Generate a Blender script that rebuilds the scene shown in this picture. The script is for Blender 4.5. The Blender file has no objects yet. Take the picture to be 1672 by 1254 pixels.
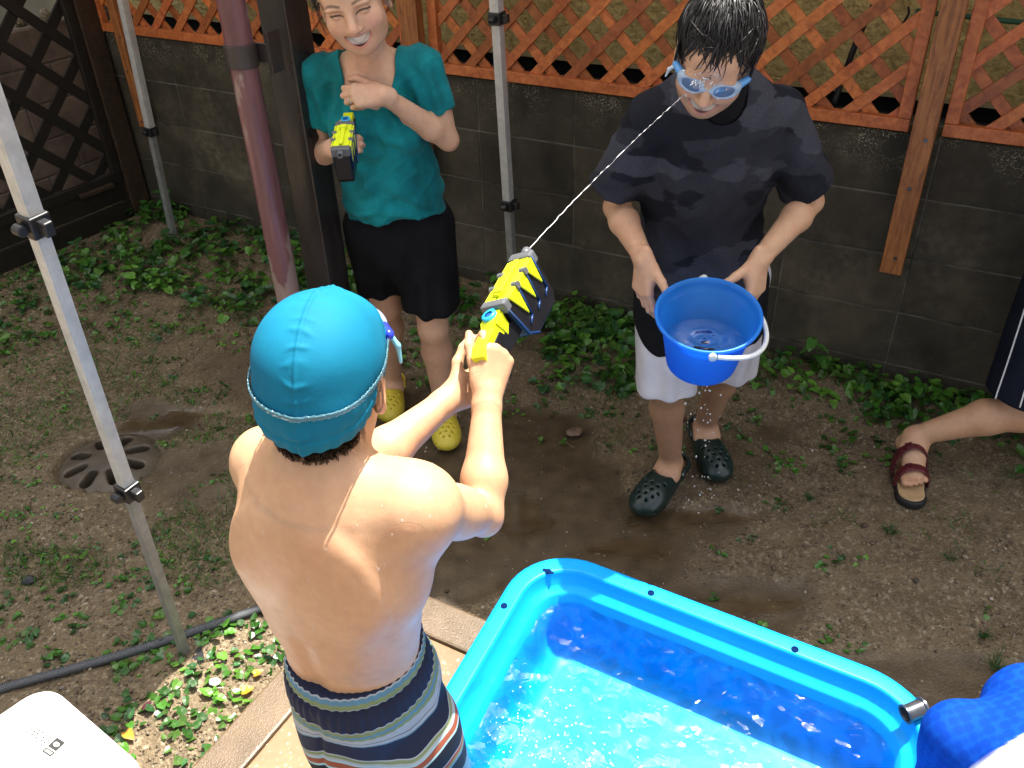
import bpy, math, random
import numpy as np
from mathutils import Vector, Matrix

# ------------------------------------------------------------------ camera
scene = bpy.context.scene
CAM_H = 2.0566
PITCH, ROLL, FPX = math.radians(34.4875), math.radians(-1.979), 1444.55
_fw = np.array([0, math.cos(PITCH), -math.sin(PITCH)])
_r0 = np.array([1.0, 0, 0]); _u0 = np.cross(_r0, _fw)
_rt = _r0 * math.cos(ROLL) + _u0 * math.sin(ROLL)
_up = -_r0 * math.sin(ROLL) + _u0 * math.cos(ROLL)
cam_d = bpy.data.cameras.new('camera'); cam = bpy.data.objects.new('camera', cam_d)
scene.collection.objects.link(cam)
cam.matrix_world = Matrix(((_rt[0], _up[0], -_fw[0], 0), (_rt[1], _up[1], -_fw[1], 0), (_rt[2], _up[2], -_fw[2], CAM_H), (0, 0, 0, 1)))
cam_d.sensor_width = 36.0; cam_d.lens = 36.0 * FPX / 1672.0
cam_d.clip_start = 0.05; cam_d.clip_end = 500
scene.camera = cam

# ------------------------------------------------------------------ light
SUN_EL, SUN_AZ = math.radians(70), math.radians(40)      # azimuth from +Y towards +X
world = bpy.data.worlds.new('World'); scene.world = world; world.use_nodes = True
_nt = world.node_tree; _bg = _nt.nodes['Background']
_sky = _nt.nodes.new('ShaderNodeTexSky'); _sky.sky_type = 'NISHITA'; _sky.sun_disc = False
_sky.sun_elevation = SUN_EL; _sky.sun_rotation = SUN_AZ
_sky.dust_density = 4.0
_bw = _nt.nodes.new('ShaderNodeRGBToBW'); _mxs = _nt.nodes.new('ShaderNodeMix'); _mxs.data_type = 'RGBA'; _mxs.inputs[0].default_value = .72   # bright hazy summer sky, little blue
_nt.links.new(_sky.outputs[0], _bw.inputs[0]); _nt.links.new(_sky.outputs[0], _mxs.inputs[6]); _nt.links.new(_bw.outputs[0], _mxs.inputs[7]); _nt.links.new(_mxs.outputs[2], _bg.inputs[0]); _bg.inputs[1].default_value = 0.15
sun_d = bpy.data.lights.new('sun', 'SUN'); sun_d.energy = 4.2; sun_d.angle = math.radians(0.5); sun_d.color = (1.0, 0.96, 0.88)
sun = bpy.data.objects.new('sun', sun_d); scene.collection.objects.link(sun)
TO_SUN = np.array([math.sin(SUN_AZ) * math.cos(SUN_EL), math.cos(SUN_AZ) * math.cos(SUN_EL), math.sin(SUN_EL)])
sun.rotation_euler = Vector(-TO_SUN).to_track_quat('-Z', 'Y').to_euler()
vs = scene.view_settings; vs.view_transform = 'Standard'; vs.look = 'None'; vs.exposure = 1.66; vs.gamma = 1.0; vs.use_curve_mapping = False
scene.cycles.max_bounces = 10; scene.cycles.transparent_max_bounces = 16
scene.cycles.sample_clamp_indirect = 6.0
scene.cycles.caustics_reflective = False; scene.cycles.caustics_refractive = False

RNG = np.random.default_rng(7); random.seed(7)

# ------------------------------------------------------------------ measuring helpers (photo pixel + true distance -> point)
def _ray(x, y): return _fw + _rt * ((x - 836) / FPX) - _up * ((y - 627) / FPX)
def at(x, y, Y):
    d = _ray(x, y); return d * (Y / d[1]) + np.array([0, 0, CAM_H])
def gnd(x, y, z=0.0):
    d = _ray(x, y); return d * ((z - CAM_H) / d[2]) + np.array([0, 0, CAM_H])
def A(*v): return np.array(v, float)
def unit(v):
    v = np.asarray(v, float); return v / np.linalg.norm(v)

# ------------------------------------------------------------------ scene graph helpers
COL = scene.collection
def tag(o, label=None, cat=None, group=None, kind=None):
    if label: o['label'] = label
    if cat: o['category'] = cat
    if group: o['group'] = group
    if kind: o['kind'] = kind
    return o
def empty(name, loc, label, cat, group=None):
    o = bpy.data.objects.new(name, None); COL.objects.link(o); o.location = tuple(loc); o.empty_display_size = .1
    return tag(o, label, cat, group)
def adopt(o, parent):
    if parent is None: return o
    o.parent = parent
    if parent.type == 'EMPTY': o.matrix_parent_inverse = Matrix.Translation(-Vector(parent.location))
    return o
def mesh_np(name, V, F, m=None, parent=None, col=None, smooth=True, attrs=None, bevel=None):
    V = np.ascontiguousarray(V, np.float32); me = bpy.data.meshes.new(name)
    if isinstance(F, np.ndarray):
        n, k = F.shape
        me.vertices.add(len(V)); me.vertices.foreach_set('co', V.ravel())
        me.loops.add(n * k); me.loops.foreach_set('vertex_index', np.ascontiguousarray(F, np.int32).ravel())
        me.polygons.add(n); me.polygons.foreach_set('loop_start', np.arange(0, n * k, k, dtype=np.int32))
        me.update(calc_edges=True)
    else:
        me.from_pydata([tuple(v) for v in V.tolist()], [], [tuple(int(i) for i in f) for f in F]); me.update()
    me.polygons.foreach_set('use_smooth', np.full(len(me.polygons), smooth, bool))
    if col is not None:
        c = np.ones((len(V), 4), np.float32); c[:, :3] = col
        me.color_attributes.new('Col', 'FLOAT_COLOR', 'POINT').data.foreach_set('color', c.ravel())
    for k_, a in (attrs or {}).items():
        me.attributes.new(k_, 'FLOAT', 'POINT').data.foreach_set('value', np.ascontiguousarray(a, np.float32))
    me.validate()
    o = bpy.data.objects.new(name, me); COL.objects.link(o)
    if m: me.materials.append(m)
    if bevel:
        b = o.modifiers.new('Bevel', 'BEVEL'); b.width = bevel; b.segments = 2; b.limit_method = 'ANGLE'; b.harden_normals = False
    return adopt(o, parent)

def rot_to(z, x=None):
    """3x3 columns (x, y, z) with z along the given direction"""
    z = unit(z)
    if x is None: x = A(1, 0, 0) if abs(z[0]) < .8 else A(0, 1, 0)
    x = np.asarray(x, float); x = unit(x - z * (x @ z)); return np.stack([x, np.cross(z, x), z], 1)

class MB:
    """collects boxes, tubes, lathes; becomes ONE mesh"""
    def __init__(s): s.V = []; s.F = []; s.n = 0
    def add(s, V, F):
        V = np.asarray(V, float); s.V.append(V); s.F += [[i + s.n for i in f] for f in F]; s.n += len(V); return s
    def box(s, c, size, M=None):
        h = np.asarray(size, float) / 2
        V = np.array([[x, y, z] for x in (-1, 1) for y in (-1, 1) for z in (-1, 1)], float) * h
        if M is not None: V = V @ np.asarray(M).T
        return s.add(V + np.asarray(c), [(0, 1, 3, 2), (4, 6, 7, 5), (0, 4, 5, 1), (2, 3, 7, 6), (0, 2, 6, 4), (1, 5, 7, 3)])
    def prism(s, poly, y0, y1, c=(0, 0, 0), M=None):
        """poly in local x-z, extruded along local y"""
        n = len(poly); V = np.array([[p[0], y0, p[1]] for p in poly] + [[p[0], y1, p[1]] for p in poly], float)
        if M is not None: V = V @ np.asarray(M).T
        return s.add(V + np.asarray(c), [list(range(n)), list(range(2 * n - 1, n - 1, -1))] + [[i, i + n, (i + 1) % n + n, (i + 1) % n] for i in range(n)])
    def tube(s, P, r, seg=10, caps=True, flat=None):
        P = np.asarray(P, float); n = len(P); r = np.broadcast_to(r, n)
        T = np.gradient(P, axis=0); x = None; V = []
        for i in range(n):
            M = rot_to(T[i], x); x = M[:, 0]
            a = np.arange(seg) * 2 * math.pi / seg
            V.append(P[i] + r[i] * (np.outer(np.cos(a), M[:, 0]) + np.outer(np.sin(a), M[:, 1])))
        F = [[i * seg + j, i * seg + (j + 1) % seg, (i + 1) * seg + (j + 1) % seg, (i + 1) * seg + j] for i in range(n - 1) for j in range(seg)]
        if caps: F += [list(range(seg))[::-1], [(n - 1) * seg + j for j in range(seg)]]
        return s.add(np.concatenate(V), F)
    def lathe(s, prof, seg=32, c=(0, 0, 0), M=None, close=False):
        n = len(prof); a = np.arange(seg) * 2 * math.pi / seg
        V = np.concatenate([np.stack([r * np.cos(a), r * np.sin(a), np.full(seg, z)], 1) for r, z in prof])
        if M is not None: V = V @ np.asarray(M).T
        F = [[i * seg + j, i * seg + (j + 1) % seg, (i + 1) * seg + (j + 1) % seg, (i + 1) * seg + j] for i in range(n - 1) for j in range(seg)]
        if close: F += [[j for j in range(seg)][::-1], [(n - 1) * seg + j for j in range(seg)]]
        return s.add(V + np.asarray(c), F)
    def build(s, name, m, parent=None, smooth=False, bevel=None, col=None):
        return mesh_np(name, np.concatenate(s.V), s.F, m, parent, smooth=smooth, bevel=bevel, col=col)
def spline(P, n=40):
    """Catmull-Rom through points"""
    P = np.asarray(P, float); Q = np.concatenate([[2 * P[0] - P[1]], P, [2 * P[-1] - P[-2]]]); out = []
    for t in np.linspace(0, len(P) - 1 - 1e-6, n):
        i = int(t); u = t - i; a, b, c, d = Q[i:i + 4]
        out.append(.5 * ((2 * b) + (-a + c) * u + (2 * a - 5 * b + 4 * c - d) * u * u + (-a + 3 * b - 3 * c + d) * u ** 3))
    return np.array(out)

# ------------------------------------------------------------------ numpy noise
def _hash(i, j, k, seed):
    h = (i * 374761393 + j * 668265263 + k * 2147483647 + seed * 974634777) & 0xffffffff
    h = ((h ^ (h >> 13)) * 1274126177) & 0xffffffff
    return ((h ^ (h >> 16)) & 0xffff) / 65535.0
def vnoise(P, seed=0):
    P = np.asarray(P, float); I = np.floor(P).astype(np.int64); f = P - I; f = f * f * (3 - 2 * f); r = 0
    for a in (0, 1):
        for b in (0, 1):
            for c in (0, 1):
                w = (f[:, 0] if a else 1 - f[:, 0]) * (f[:, 1] if b else 1 - f[:, 1]) * (f[:, 2] if c else 1 - f[:, 2])
                r = r + w * _hash(I[:, 0] + a, I[:, 1] + b, I[:, 2] + c, seed)
    return r * 2 - 1
def fbm(P, seed=0, o=3):
    P = np.asarray(P, float); return sum(vnoise(P * 2 ** i + 17.3 * i, seed + i) / 2 ** i for i in range(o))
def sstep(a, b, x):
    t = np.clip((x - a) / (b - a), 0, 1); return t * t * (3 - 2 * t)

def ridges(V, M, seed, sharp=3):
    """crisp cloth creases: ridged noise in a stretched, turned frame"""
    return (1 - np.abs(vnoise(np.asarray(V) @ np.asarray(M), seed))) ** sharp
# ------------------------------------------------------------------ clay: smooth-blended distance fields -> one continuous skin
class Sdf:
    def __init__(s): s.ops = []
    def cap(s, a, b, ra, rb=None, k=.012, w=None, f=1.0, sub=False):
        s.ops.append(('cap', (np.asarray(a, float), np.asarray(b, float), ra, ra if rb is None else rb, None if w is None else unit(w), f), k, sub)); return s
    def ell(s, c, r, M=None, k=.012, sub=False):
        s.ops.append(('ell', (np.asarray(c, float), np.asarray(r, float) * np.ones(3), np.eye(3) if M is None else np.asarray(M)), k, sub)); return s
    def box(s, c, h, M=None, rd=.004, k=.004, sub=False):
        s.ops.append(('box', (np.asarray(c, float), np.asarray(h, float), np.eye(3) if M is None else np.asarray(M), rd), k, sub)); return s
    def plane(s, p, n, k=.004):
        s.ops.append(('pln', (np.asarray(p, float), unit(n)), k, False)); return s
    def grp(s, g, k=.006, sub=False):
        s.ops.append(('grp', g, k, sub)); return s
    def chain(s, P, R, k=.008, w=None, f=1.0):
        for i in range(len(P) - 1): s.cap(P[i], P[i + 1], R[i], R[i + 1], k, w, f)
        return s
def _bb(op):
    t, p, k, sub = op
    if t == 'cap':
        r = max(p[2], p[3]) * max(1, p[5]); return np.minimum(p[0], p[1]) - r, np.maximum(p[0], p[1]) + r
    if t == 'ell':
        e = np.abs(p[2]) @ p[1]; return p[0] - e, p[0] + e
    if t == 'box':
        e = np.abs(p[2]) @ (p[1] + p[3]); return p[0] - e, p[0] + e
    if t == 'grp':
        L = [_bb(o) for o in p.ops if o[0] != 'pln' and not o[3]]
        return np.min([l for l, _ in L], 0), np.max([h for _, h in L], 0)
def _dist(t, p, X, Y, Z):
    if t == 'cap':
        a, b, ra, rb, w, f = p; d = b - a; L = max(float(d @ d), 1e-12)
        px, py, pz = X - a[0], Y - a[1], Z - a[2]
        u = np.clip((px * d[0] + py * d[1] + pz * d[2]) / L, 0, 1)
        vx, vy, vz = px - u * d[0], py - u * d[1], pz - u * d[2]
        q2 = vx * vx + vy * vy + vz * vz
        if w is not None:
            q = vx * w[0] + vy * w[1] + vz * w[2]; q2 = q2 + q * q * (1 / (f * f) - 1)
        dd = np.sqrt(np.maximum(q2, 1e-12)) - (ra + u * (rb - ra))
        return dd * (min(1.0, f * 1.15) if w is not None else 1.0)
    if t in ('ell', 'box'):
        c, r, M = p[:3]
        dx, dy, dz = X - c[0], Y - c[1], Z - c[2]
        q = [dx * M[0, i] + dy * M[1, i] + dz * M[2, i] for i in range(3)]
        if t == 'ell':
            k0 = np.sqrt(sum((q[i] / r[i]) ** 2 for i in range(3))); k1 = np.sqrt(sum((q[i] / r[i] ** 2) ** 2 for i in range(3)))
            return np.where(k1 < 1e-9, -r.min(), k0 * (k0 - 1) / np.maximum(k1, 1e-9))
        e = [np.abs(q[i]) - r[i] for i in range(3)]
        return np.sqrt(sum(np.maximum(x, 0) ** 2 for x in e)) + np.minimum(np.maximum(np.maximum(e[0], e[1]), e[2]), 0) - p[3]
def _smin(a, b, k):
    h = np.maximum(k - np.abs(a - b), 0) / k; return np.minimum(a, b) - h * h * k * .25
def _ev(ops, F, xs, ys, zs, h):
    for op in ops:
        t, p, k, sub = op; k = max(k, 1e-5)
        if t == 'pln':
            q, n = p; d = ((xs - q[0]) * n[0])[:, None, None] + ((ys - q[1]) * n[1])[None, :, None] + ((zs - q[2]) * n[2])[None, None, :]
            F[:] = -_smin(-F, -d, k); continue
        lo, hi = _bb(op); m = k + 4 * h
        i0, i1 = np.searchsorted(xs, lo[0] - m), np.searchsorted(xs, hi[0] + m)
        j0, j1 = np.searchsorted(ys, lo[1] - m), np.searchsorted(ys, hi[1] + m)
        k0, k1 = np.searchsorted(zs, lo[2] - m), np.searchsorted(zs, hi[2] + m)
        if i0 >= i1 or j0 >= j1 or k0 >= k1: continue
        if t == 'grp':
            d = np.ones((i1 - i0, j1 - j0, k1 - k0), np.float32); _ev(p.ops, d, xs[i0:i1], ys[j0:j1], zs[k0:k1], h)
        else:
            d = _dist(t, p, xs[i0:i1, None, None], ys[None, j0:j1, None], zs[None, None, k0:k1])
        S = F[i0:i1, j0:j1, k0:k1]
        S[:] = -_smin(-S, d, k) if sub else _smin(S, d, k)
_C8 = np.array([[a, b, c] for a in (0, 1) for b in (0, 1) for c in (0, 1)])
_E12 = [(i, j) for i in range(8) for j in range(i + 1, 8) if np.abs(_C8[i] - _C8[j]).sum() == 1]
def _nets(F, lo, h):
    S = F < 0; n = 0; nx, ny, nz = F.shape
    cnt = np.zeros((nx - 1, ny - 1, nz - 1), np.uint8)
    for a, b, c in _C8: cnt += S[a:nx - 1 + a, b:ny - 1 + b, c:nz - 1 + c]
    I = np.argwhere((cnt > 0) & (cnt < 8))
    val = np.stack([F[I[:, 0] + a, I[:, 1] + b, I[:, 2] + c] for a, b, c in _C8], 1)
    acc = np.zeros((len(I), 3)); num = np.zeros(len(I))
    for i, j in _E12:
        x = (val[:, i] < 0) != (val[:, j] < 0); t = val[x, i] / (val[x, i] - val[x, j])
        acc[x] += _C8[i] + t[:, None] * (_C8[j] - _C8[i]); num[x] += 1
    V = lo + h * (I + acc / num[:, None])
    idx = np.full(cnt.shape, -1, np.int32); idx[I[:, 0], I[:, 1], I[:, 2]] = np.arange(len(I)); Q = []
    for ax in range(3):
        s0 = [slice(1, -1)] * 3; s0[ax] = slice(0, -1); s1 = [slice(1, -1)] * 3; s1[ax] = slice(1, None)
        a, b = S[tuple(s0)], S[tuple(s1)]; E = np.argwhere(a != b)
        if not len(E): continue
        inside = a[E[:, 0], E[:, 1], E[:, 2]]
        o = [1, 1, 1]; o[ax] = 0; G = E + o; u, v = [(1, 2), (2, 0), (0, 1)][ax]
        c = []
        for du, dv in ((-1, -1), (0, -1), (0, 0), (-1, 0)):
            K = G.copy(); K[:, u] += du; K[:, v] += dv; c.append(idx[K[:, 0], K[:, 1], K[:, 2]])
        q = np.stack(c, 1); q[~inside] = q[~inside][:, ::-1]; Q.append(q)
    Q = np.concatenate(Q); return V, Q[(Q >= 0).all(1)]
def clay_mesh(sdf, h, fine=()):
    L = [_bb(o) for o in sdf.ops if o[0] != 'pln' and not o[3]]
    lo, hi = np.min([l for l, _ in L], 0) - 3 * h, np.max([x for _, x in L], 0) + 3 * h
    VV, QQ, n = [], [], 0
    for bi, (l, u, hh) in enumerate([(lo, hi, h)] + [(np.asarray(a, float), np.asarray(b, float), c) for a, b, c in fine]):
        l2, u2 = (l, u) if bi == 0 else (np.maximum(l - 3 * hh, lo - 3 * hh), np.minimum(u + 3 * hh, hi + 3 * hh))
        xs, ys, zs = [np.arange(l2[i], u2[i] + hh, hh) for i in range(3)]
        F = np.ones((len(xs), len(ys), len(zs)), np.float32); _ev(sdf.ops, F, xs, ys, zs, hh)
        V, Q = _nets(F, l2, hh); C = V[Q].mean(1)
        if bi == 0:
            keep = np.ones(len(Q), bool)
            for a, b, c in fine: keep &= ~((C > np.asarray(a) + h * 1.6) & (C < np.asarray(b) - h * 1.6)).all(1)
        else:
            keep = ((C > l) & (C < u)).all(1)
        Q = Q[keep]; used = np.zeros(len(V), bool); used[Q.ravel()] = True
        mp = np.cumsum(used) - 1; VV.append(V[used]); QQ.append(mp[Q] + n); n += used.sum()
    return np.concatenate(VV), np.concatenate(QQ)
def vnormals(V, Q):
    N = np.zeros_like(V); fn = np.cross(V[Q[:, 2]] - V[Q[:, 0]], V[Q[:, 3]] - V[Q[:, 1]])
    for i in range(4): np.add.at(N, Q[:, i], fn)
    return N / np.maximum(np.linalg.norm(N, axis=1, keepdims=True), 1e-12)
def smooth_mesh(V, Q, it=2, lam=.5):
    E = np.sort(np.concatenate([Q[:, [i, (i + 1) % 4]] for i in range(4)]), 1).astype(np.int64); key = E[:, 0] * (len(V) + 1) + E[:, 1]
    u_, n_ = np.unique(key, return_counts=True); bd = u_[n_ == 1]; fix = np.zeros(len(V), bool); fix[bd // (len(V) + 1)] = True; fix[bd % (len(V) + 1)] = True
    for _ in range(it):
        S = np.zeros_like(V); c = np.zeros(len(V))
        for i in range(4):
            for j in (1, 3):
                np.add.at(S, Q[:, i], V[Q[:, (i + j) % 4]]); np.add.at(c, Q[:, i], 1)
        V = np.where(fix[:, None], V, V + lam * (S / np.maximum(c, 1)[:, None] - V))
    return V
def clay(name, sdf, h, m, parent=None, fine=(), col=None, disp=None, smooth=1, attrs=None):
    V, Q = clay_mesh(sdf, h, fine)
    if smooth: V = smooth_mesh(V, Q, smooth)
    if disp is not None: V = V + vnormals(V, Q) * disp(V)[:, None]
    return mesh_np(name, V, Q, m, parent, col=None if col is None else col(V), attrs=None if attrs is None else attrs(V))

# ------------------------------------------------------------------ materials
class NT:
    def __init__(s, name):
        s.m = bpy.data.materials.new(name); s.m.use_nodes = True; s.t = s.m.node_tree; s.b = s.t.nodes['Principled BSDF']
    def n(s, typ, **kw):
        nd = s.t.nodes.new('ShaderNode' + typ)
        for k, v in kw.items():
            if k in nd.inputs: nd.inputs[k].default_value = v
            else: setattr(nd, k, v)
        return nd
    def l(s, a, b): s.t.links.new(a, b); return s
    def tex(s, scale=1.0, vec=None, coord='Object', detail=4, rough=.55, stretch=None, dist=0):
        c = s.n('TexCoord').outputs[coord] if vec is None else vec
        if stretch is not None:
            mp = s.n('Mapping'); mp.inputs['Scale'].default_value = stretch; s.l(c, mp.inputs['Vector']); c = mp.outputs[0]
        t = s.n('TexNoise'); t.inputs['Scale'].default_value = scale; t.inputs['Detail'].default_value = detail; t.inputs['Roughness'].default_value = rough; t.inputs['Distortion'].default_value = dist
        s.l(c, t.inputs['Vector']); return t.outputs['Fac']
    def ramp(s, fac, stops, interp='LINEAR'):
        r = s.n('ValToRGB'); cr = r.color_ramp; cr.interpolation = interp
        while len(cr.elements) < len(stops): cr.elements.new(.5)
        for e, (p, c) in zip(cr.elements, stops): e.position = p; e.color = (*c, 1) if len(c) == 3 else c
        s.l(fac, r.inputs[0]); return r.outputs[0]
    def mix(s, fac, a, b, blend='MIX'):
        x = s.n('Mix', data_type='RGBA', blend_type=blend)
        for i, v in ((0, fac), (6, a), (7, b)):
            if isinstance(v, (int, float)): x.inputs[i].default_value = v
            elif isinstance(v, tuple): x.inputs[i].default_value = (*v, 1) if len(v) == 3 else v
            else: s.l(v, x.inputs[i])
        return x.outputs[2]
    def math(s, op, a, b=0.0, clamp=False):
        x = s.n('Math', operation=op, use_clamp=clamp)
        for i, v in enumerate((a, b)):
            if isinstance(v, (int, float)): x.inputs[i].default_value = v
            else: s.l(v, x.inputs[i])
        return x.outputs[0]
    def attr(s, name, out='Fac'): return s.n('Attribute', attribute_name=name).outputs[out]
    def bump(s, h, strength=.3, dist=.01, prev=None):
        b = s.n('Bump'); b.inputs['Strength'].default_value = strength; b.inputs['Distance'].default_value = dist; s.l(h, b.inputs['Height'])
        if prev is not None: s.l(prev, b.inputs['Normal'])
        s.l(b.outputs[0], s.b.inputs['Normal']); return b.outputs[0]
    def set(s, **kw):
        nm = dict(color='Base Color', rough='Roughness', metal='Metallic', spec='Specular IOR Level', sss='Subsurface Weight', sheen='Sheen Weight', coat='Coat Weight', trans='Transmission Weight', alpha='Alpha', ior='IOR', coatr='Coat Roughness')
        for k, v in kw.items():
            i = s.b.inputs[nm.get(k, k)]
            if isinstance(v, (int, float)): i.default_value = v
            elif isinstance(v, tuple): i.default_value = (*v, 1) if len(v) == 3 else v
            else: s.l(v, i)
        return s
def plain(name, color, rough=.5, var=.12, scale=30, bump=0, bscale=200, bdist=.002, **kw):
    t = NT(name); f = t.tex(scale)
    lo = tuple(c * (1 - var) for c in color); hi = tuple(min(1, c * (1 + var)) for c in color)
    t.set(color=t.ramp(f, [(.3, lo), (.7, hi)]), rough=rough, **kw)
    if bump: t.bump(t.tex(bscale), bump, bdist)
    return t.m
def skin_mat(name, wet=.0, rough=.45):
    t = NT(name); c = t.attr('Col', 'Color'); f = t.tex(60, detail=5); f2 = t.tex(7)
    c2 = t.mix(.55, c, t.ramp(f, [(.3, (.82, .76, .74)), (.7, (1, 1, 1))]), 'MULTIPLY')
    c3 = t.mix(.5, c2, t.ramp(f2, [(.35, (.95, .80, .76)), (.65, (1, 1, 1))]), 'MULTIPLY')
    t.set(color=c3, sss=.14, spec=.32)
    t.b.inputs['Subsurface Radius'].default_value = (1, .35, .2); t.b.inputs['Subsurface Scale'].default_value = .006
    if wet: t.set(rough=t.math('ADD', t.math('MULTIPLY', t.tex(25), .25), rough - .1), coat=wet, coatr=.18)
    else: t.set(rough=rough)
    b = t.bump(t.tex(420, detail=2), .12, .0012); 
    if wet:
        d = t.ramp(t.tex(55, detail=1, rough=.3, stretch=(1.6, 1.6, .45), dist=.8), [(.62, (0, 0, 0)), (.72, (1, 1, 1))])
        b2_ = t.bump(d, .10, .0015, b)
        tr_ = t.ramp(t.tex(30, detail=2, rough=.4, stretch=(2.6, 2.6, .22), dist=1.0), [(.485, (0, 0, 0)), (.5, (1, 1, 1)), (.515, (0, 0, 0))]); t.bump(t.math('MULTIPLY', tr_, t.ramp(t.tex(6), [(.5, (0, 0, 0)), (.62, (1, 1, 1))])), .22, .0015, b2_)
    return t.m
# ================================================================== SETTING
WN = A(0.49352, 0.86974, 0); WT = A(0.86974, -0.49352, 0); WD = 3.2274     # block wall: normal, direction, distance
def wp(u, z, off=0.0): return WT * u + WN * (WD - off) + A(0, 0, z)
WM = np.stack([WT, WN, A(0, 0, 1)], 1)                                      # box axes along the wall

# ---- ground -------------------------------------------------------
MUD = [  # photo pixel centre, half sizes in metres, strength
    ((870, 790), .30, .34, 1), ((800, 900), .34, .20, 1), ((960, 905), .34, .16, 1), ((1180, 985), .30, .10, .9), ((640, 690), .22, .35, .8), ((1030, 860), .25, .10, .9),
    ((1110, 860), .22, .07, .8), ((1260, 705), .15, .10, .9), ((1390, 1110), .35, .10, .8), ((270, 690), .26, .15, 1), ((200, 745), .22, .12, .8), ((330, 760), .22, .2, .7), ((800, 560), .3, .16, .45), ((420, 600), .2, .3, .6), ((1560, 1130), .2, .12, .7),
    ((1180, 740), .26, .2, .5)]
_mudc = [(gnd(*c)[:2], a, b, s) for c, a, b, s in MUD]
PUD = [((255, 690), .15, .06), ((215, 790), .10, .04), ((300, 670), .13, .05), ((840, 845), .13, .10), ((1000, 890), .16, .05), ((1120, 845), .2, .05), ((1190, 990), .2, .04)]
_pudc = [(gnd(*c)[:2], a, b) for c, a, b in PUD]
_dr = gnd(175, 752)
def mud_at(x, y):
    P = np.stack([x * 4, y * 4, np.zeros_like(x)], 1); w = fbm(P, 3, 4) * .55
    m = np.zeros_like(x)
    for c, a, b, s in _mudc:
        d = np.sqrt(((x - c[0]) / a) ** 2 + ((y - c[1]) / b) ** 2) + w
        m = np.maximum(m, s * sstep(1.25, .75, d))
    return m
def pud_at(x, y):
    w = fbm(np.stack([x * 7, y * 7, np.zeros_like(x)], 1), 5, 3) * .5; m = np.zeros_like(x)
    for c, a, b in _pudc:
        d = np.sqrt(((x - c[0]) / a) ** 2 + ((y - c[1]) / b) ** 2) + w; m = np.maximum(m, sstep(1.15, .85, d))
    return m
def ground_z(x, y):
    P = np.stack([x, y, np.zeros_like(x)], 1); m, p = mud_at(x, y), pud_at(x, y)
    z = fbm(P * 3, 11, 3) * .010 + fbm(P * 22, 12, 3) * .006 * (1 - .8 * m) + fbm(P * 60, 13, 2) * .0035 * (1 - .9 * m) - .010 * m
    d = WD - (x * WN[0] + y * WN[1]); z = z + .05 * sstep(.5, 0, d) * (d > -.2)          # soil banked up at the wall
    z = z * (1 - p) + (-.012) * p
    z = np.where(np.hypot(x - _dr[0], y - _dr[1]) < .165, -.09, z)       # pit under the drain lid
    return np.where((np.abs(x) > 5) | (y > 8), 0, z)
_gx = np.concatenate([[-80, -30, -12, -7], np.arange(-4.2, 3.4, .022), [5, 12, 30, 80]])
_gy = np.concatenate([[-80, -30, -10, -2], np.arange(-.2, 6.2, .022), [8, 14, 30, 80]])
_X, _Y = np.meshgrid(_gx, _gy, indexing='ij'); _x, _y = _X.ravel(), _Y.ravel(); _nx, _ny = _X.shape
_i = (np.arange(_nx - 1)[:, None] * _ny + np.arange(_ny - 1)[None]).ravel()
gm = NT('wet_soil')
_mud, _pd = gm.attr('mud'), gm.attr('pud')
_vor = gm.n('TexVoronoi'); _vor.inputs['Scale'].default_value = 120; _vor.inputs['Randomness'].default_value = 1
gm.l(gm.n('TexCoord').outputs['Object'], _vor.inputs['Vector'])
_grain = gm.ramp(_vor.outputs['Color'], [(.0, (.07, .052, .030)), (.45, (.165, .122, .069)), (.75, (.255, .195, .117)), (1, (.44, .37, .26))])
_n1 = gm.tex(6, detail=6); _n2 = gm.tex(45, detail=6)
_soil = gm.mix(gm.ramp(_n2, [(.42, (0, 0, 0)), (.6, (.8, .8, .8))]), gm.ramp(_n1, [(.3, (.088, .060, .030)), (.7, (.168, .119, .063))]), _grain)
_mudcol = gm.ramp(gm.tex(14, detail=7), [(.3, (.048, .032, .016)), (.7, (.10, .070, .037))])
gm.set(color=gm.mix(_mud, _soil, _mudcol), rough=gm.math('SUBTRACT', .8, gm.math('ADD', gm.math('ADD', gm.math('MULTIPLY', _mud, .30), gm.math('MULTIPLY', _pd, .36)), gm.math('MULTIPLY', gm.tex(9), .12))), spec=.5)
_b = gm.bump(gm.math('MULTIPLY', _vor.outputs['Distance'], gm.math('SUBTRACT', 1, gm.math('MAXIMUM', gm.math('MULTIPLY', _mud, .85), _pd))), .7, .006)
gm.bump(gm.math('MULTIPLY', gm.tex(160, detail=4), gm.math('SUBTRACT', 1, _pd)), .35, .003, _b)
ground = mesh_np('ground', np.stack([_x, _y, ground_z(_x, _y)], 1), np.stack([_i, _i + _ny, _i + _ny + 1, _i + 1], 1), gm.m, attrs=dict(mud=mud_at(_x, _y), pud=pud_at(_x, _y)))
tag(ground, kind='structure')

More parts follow.
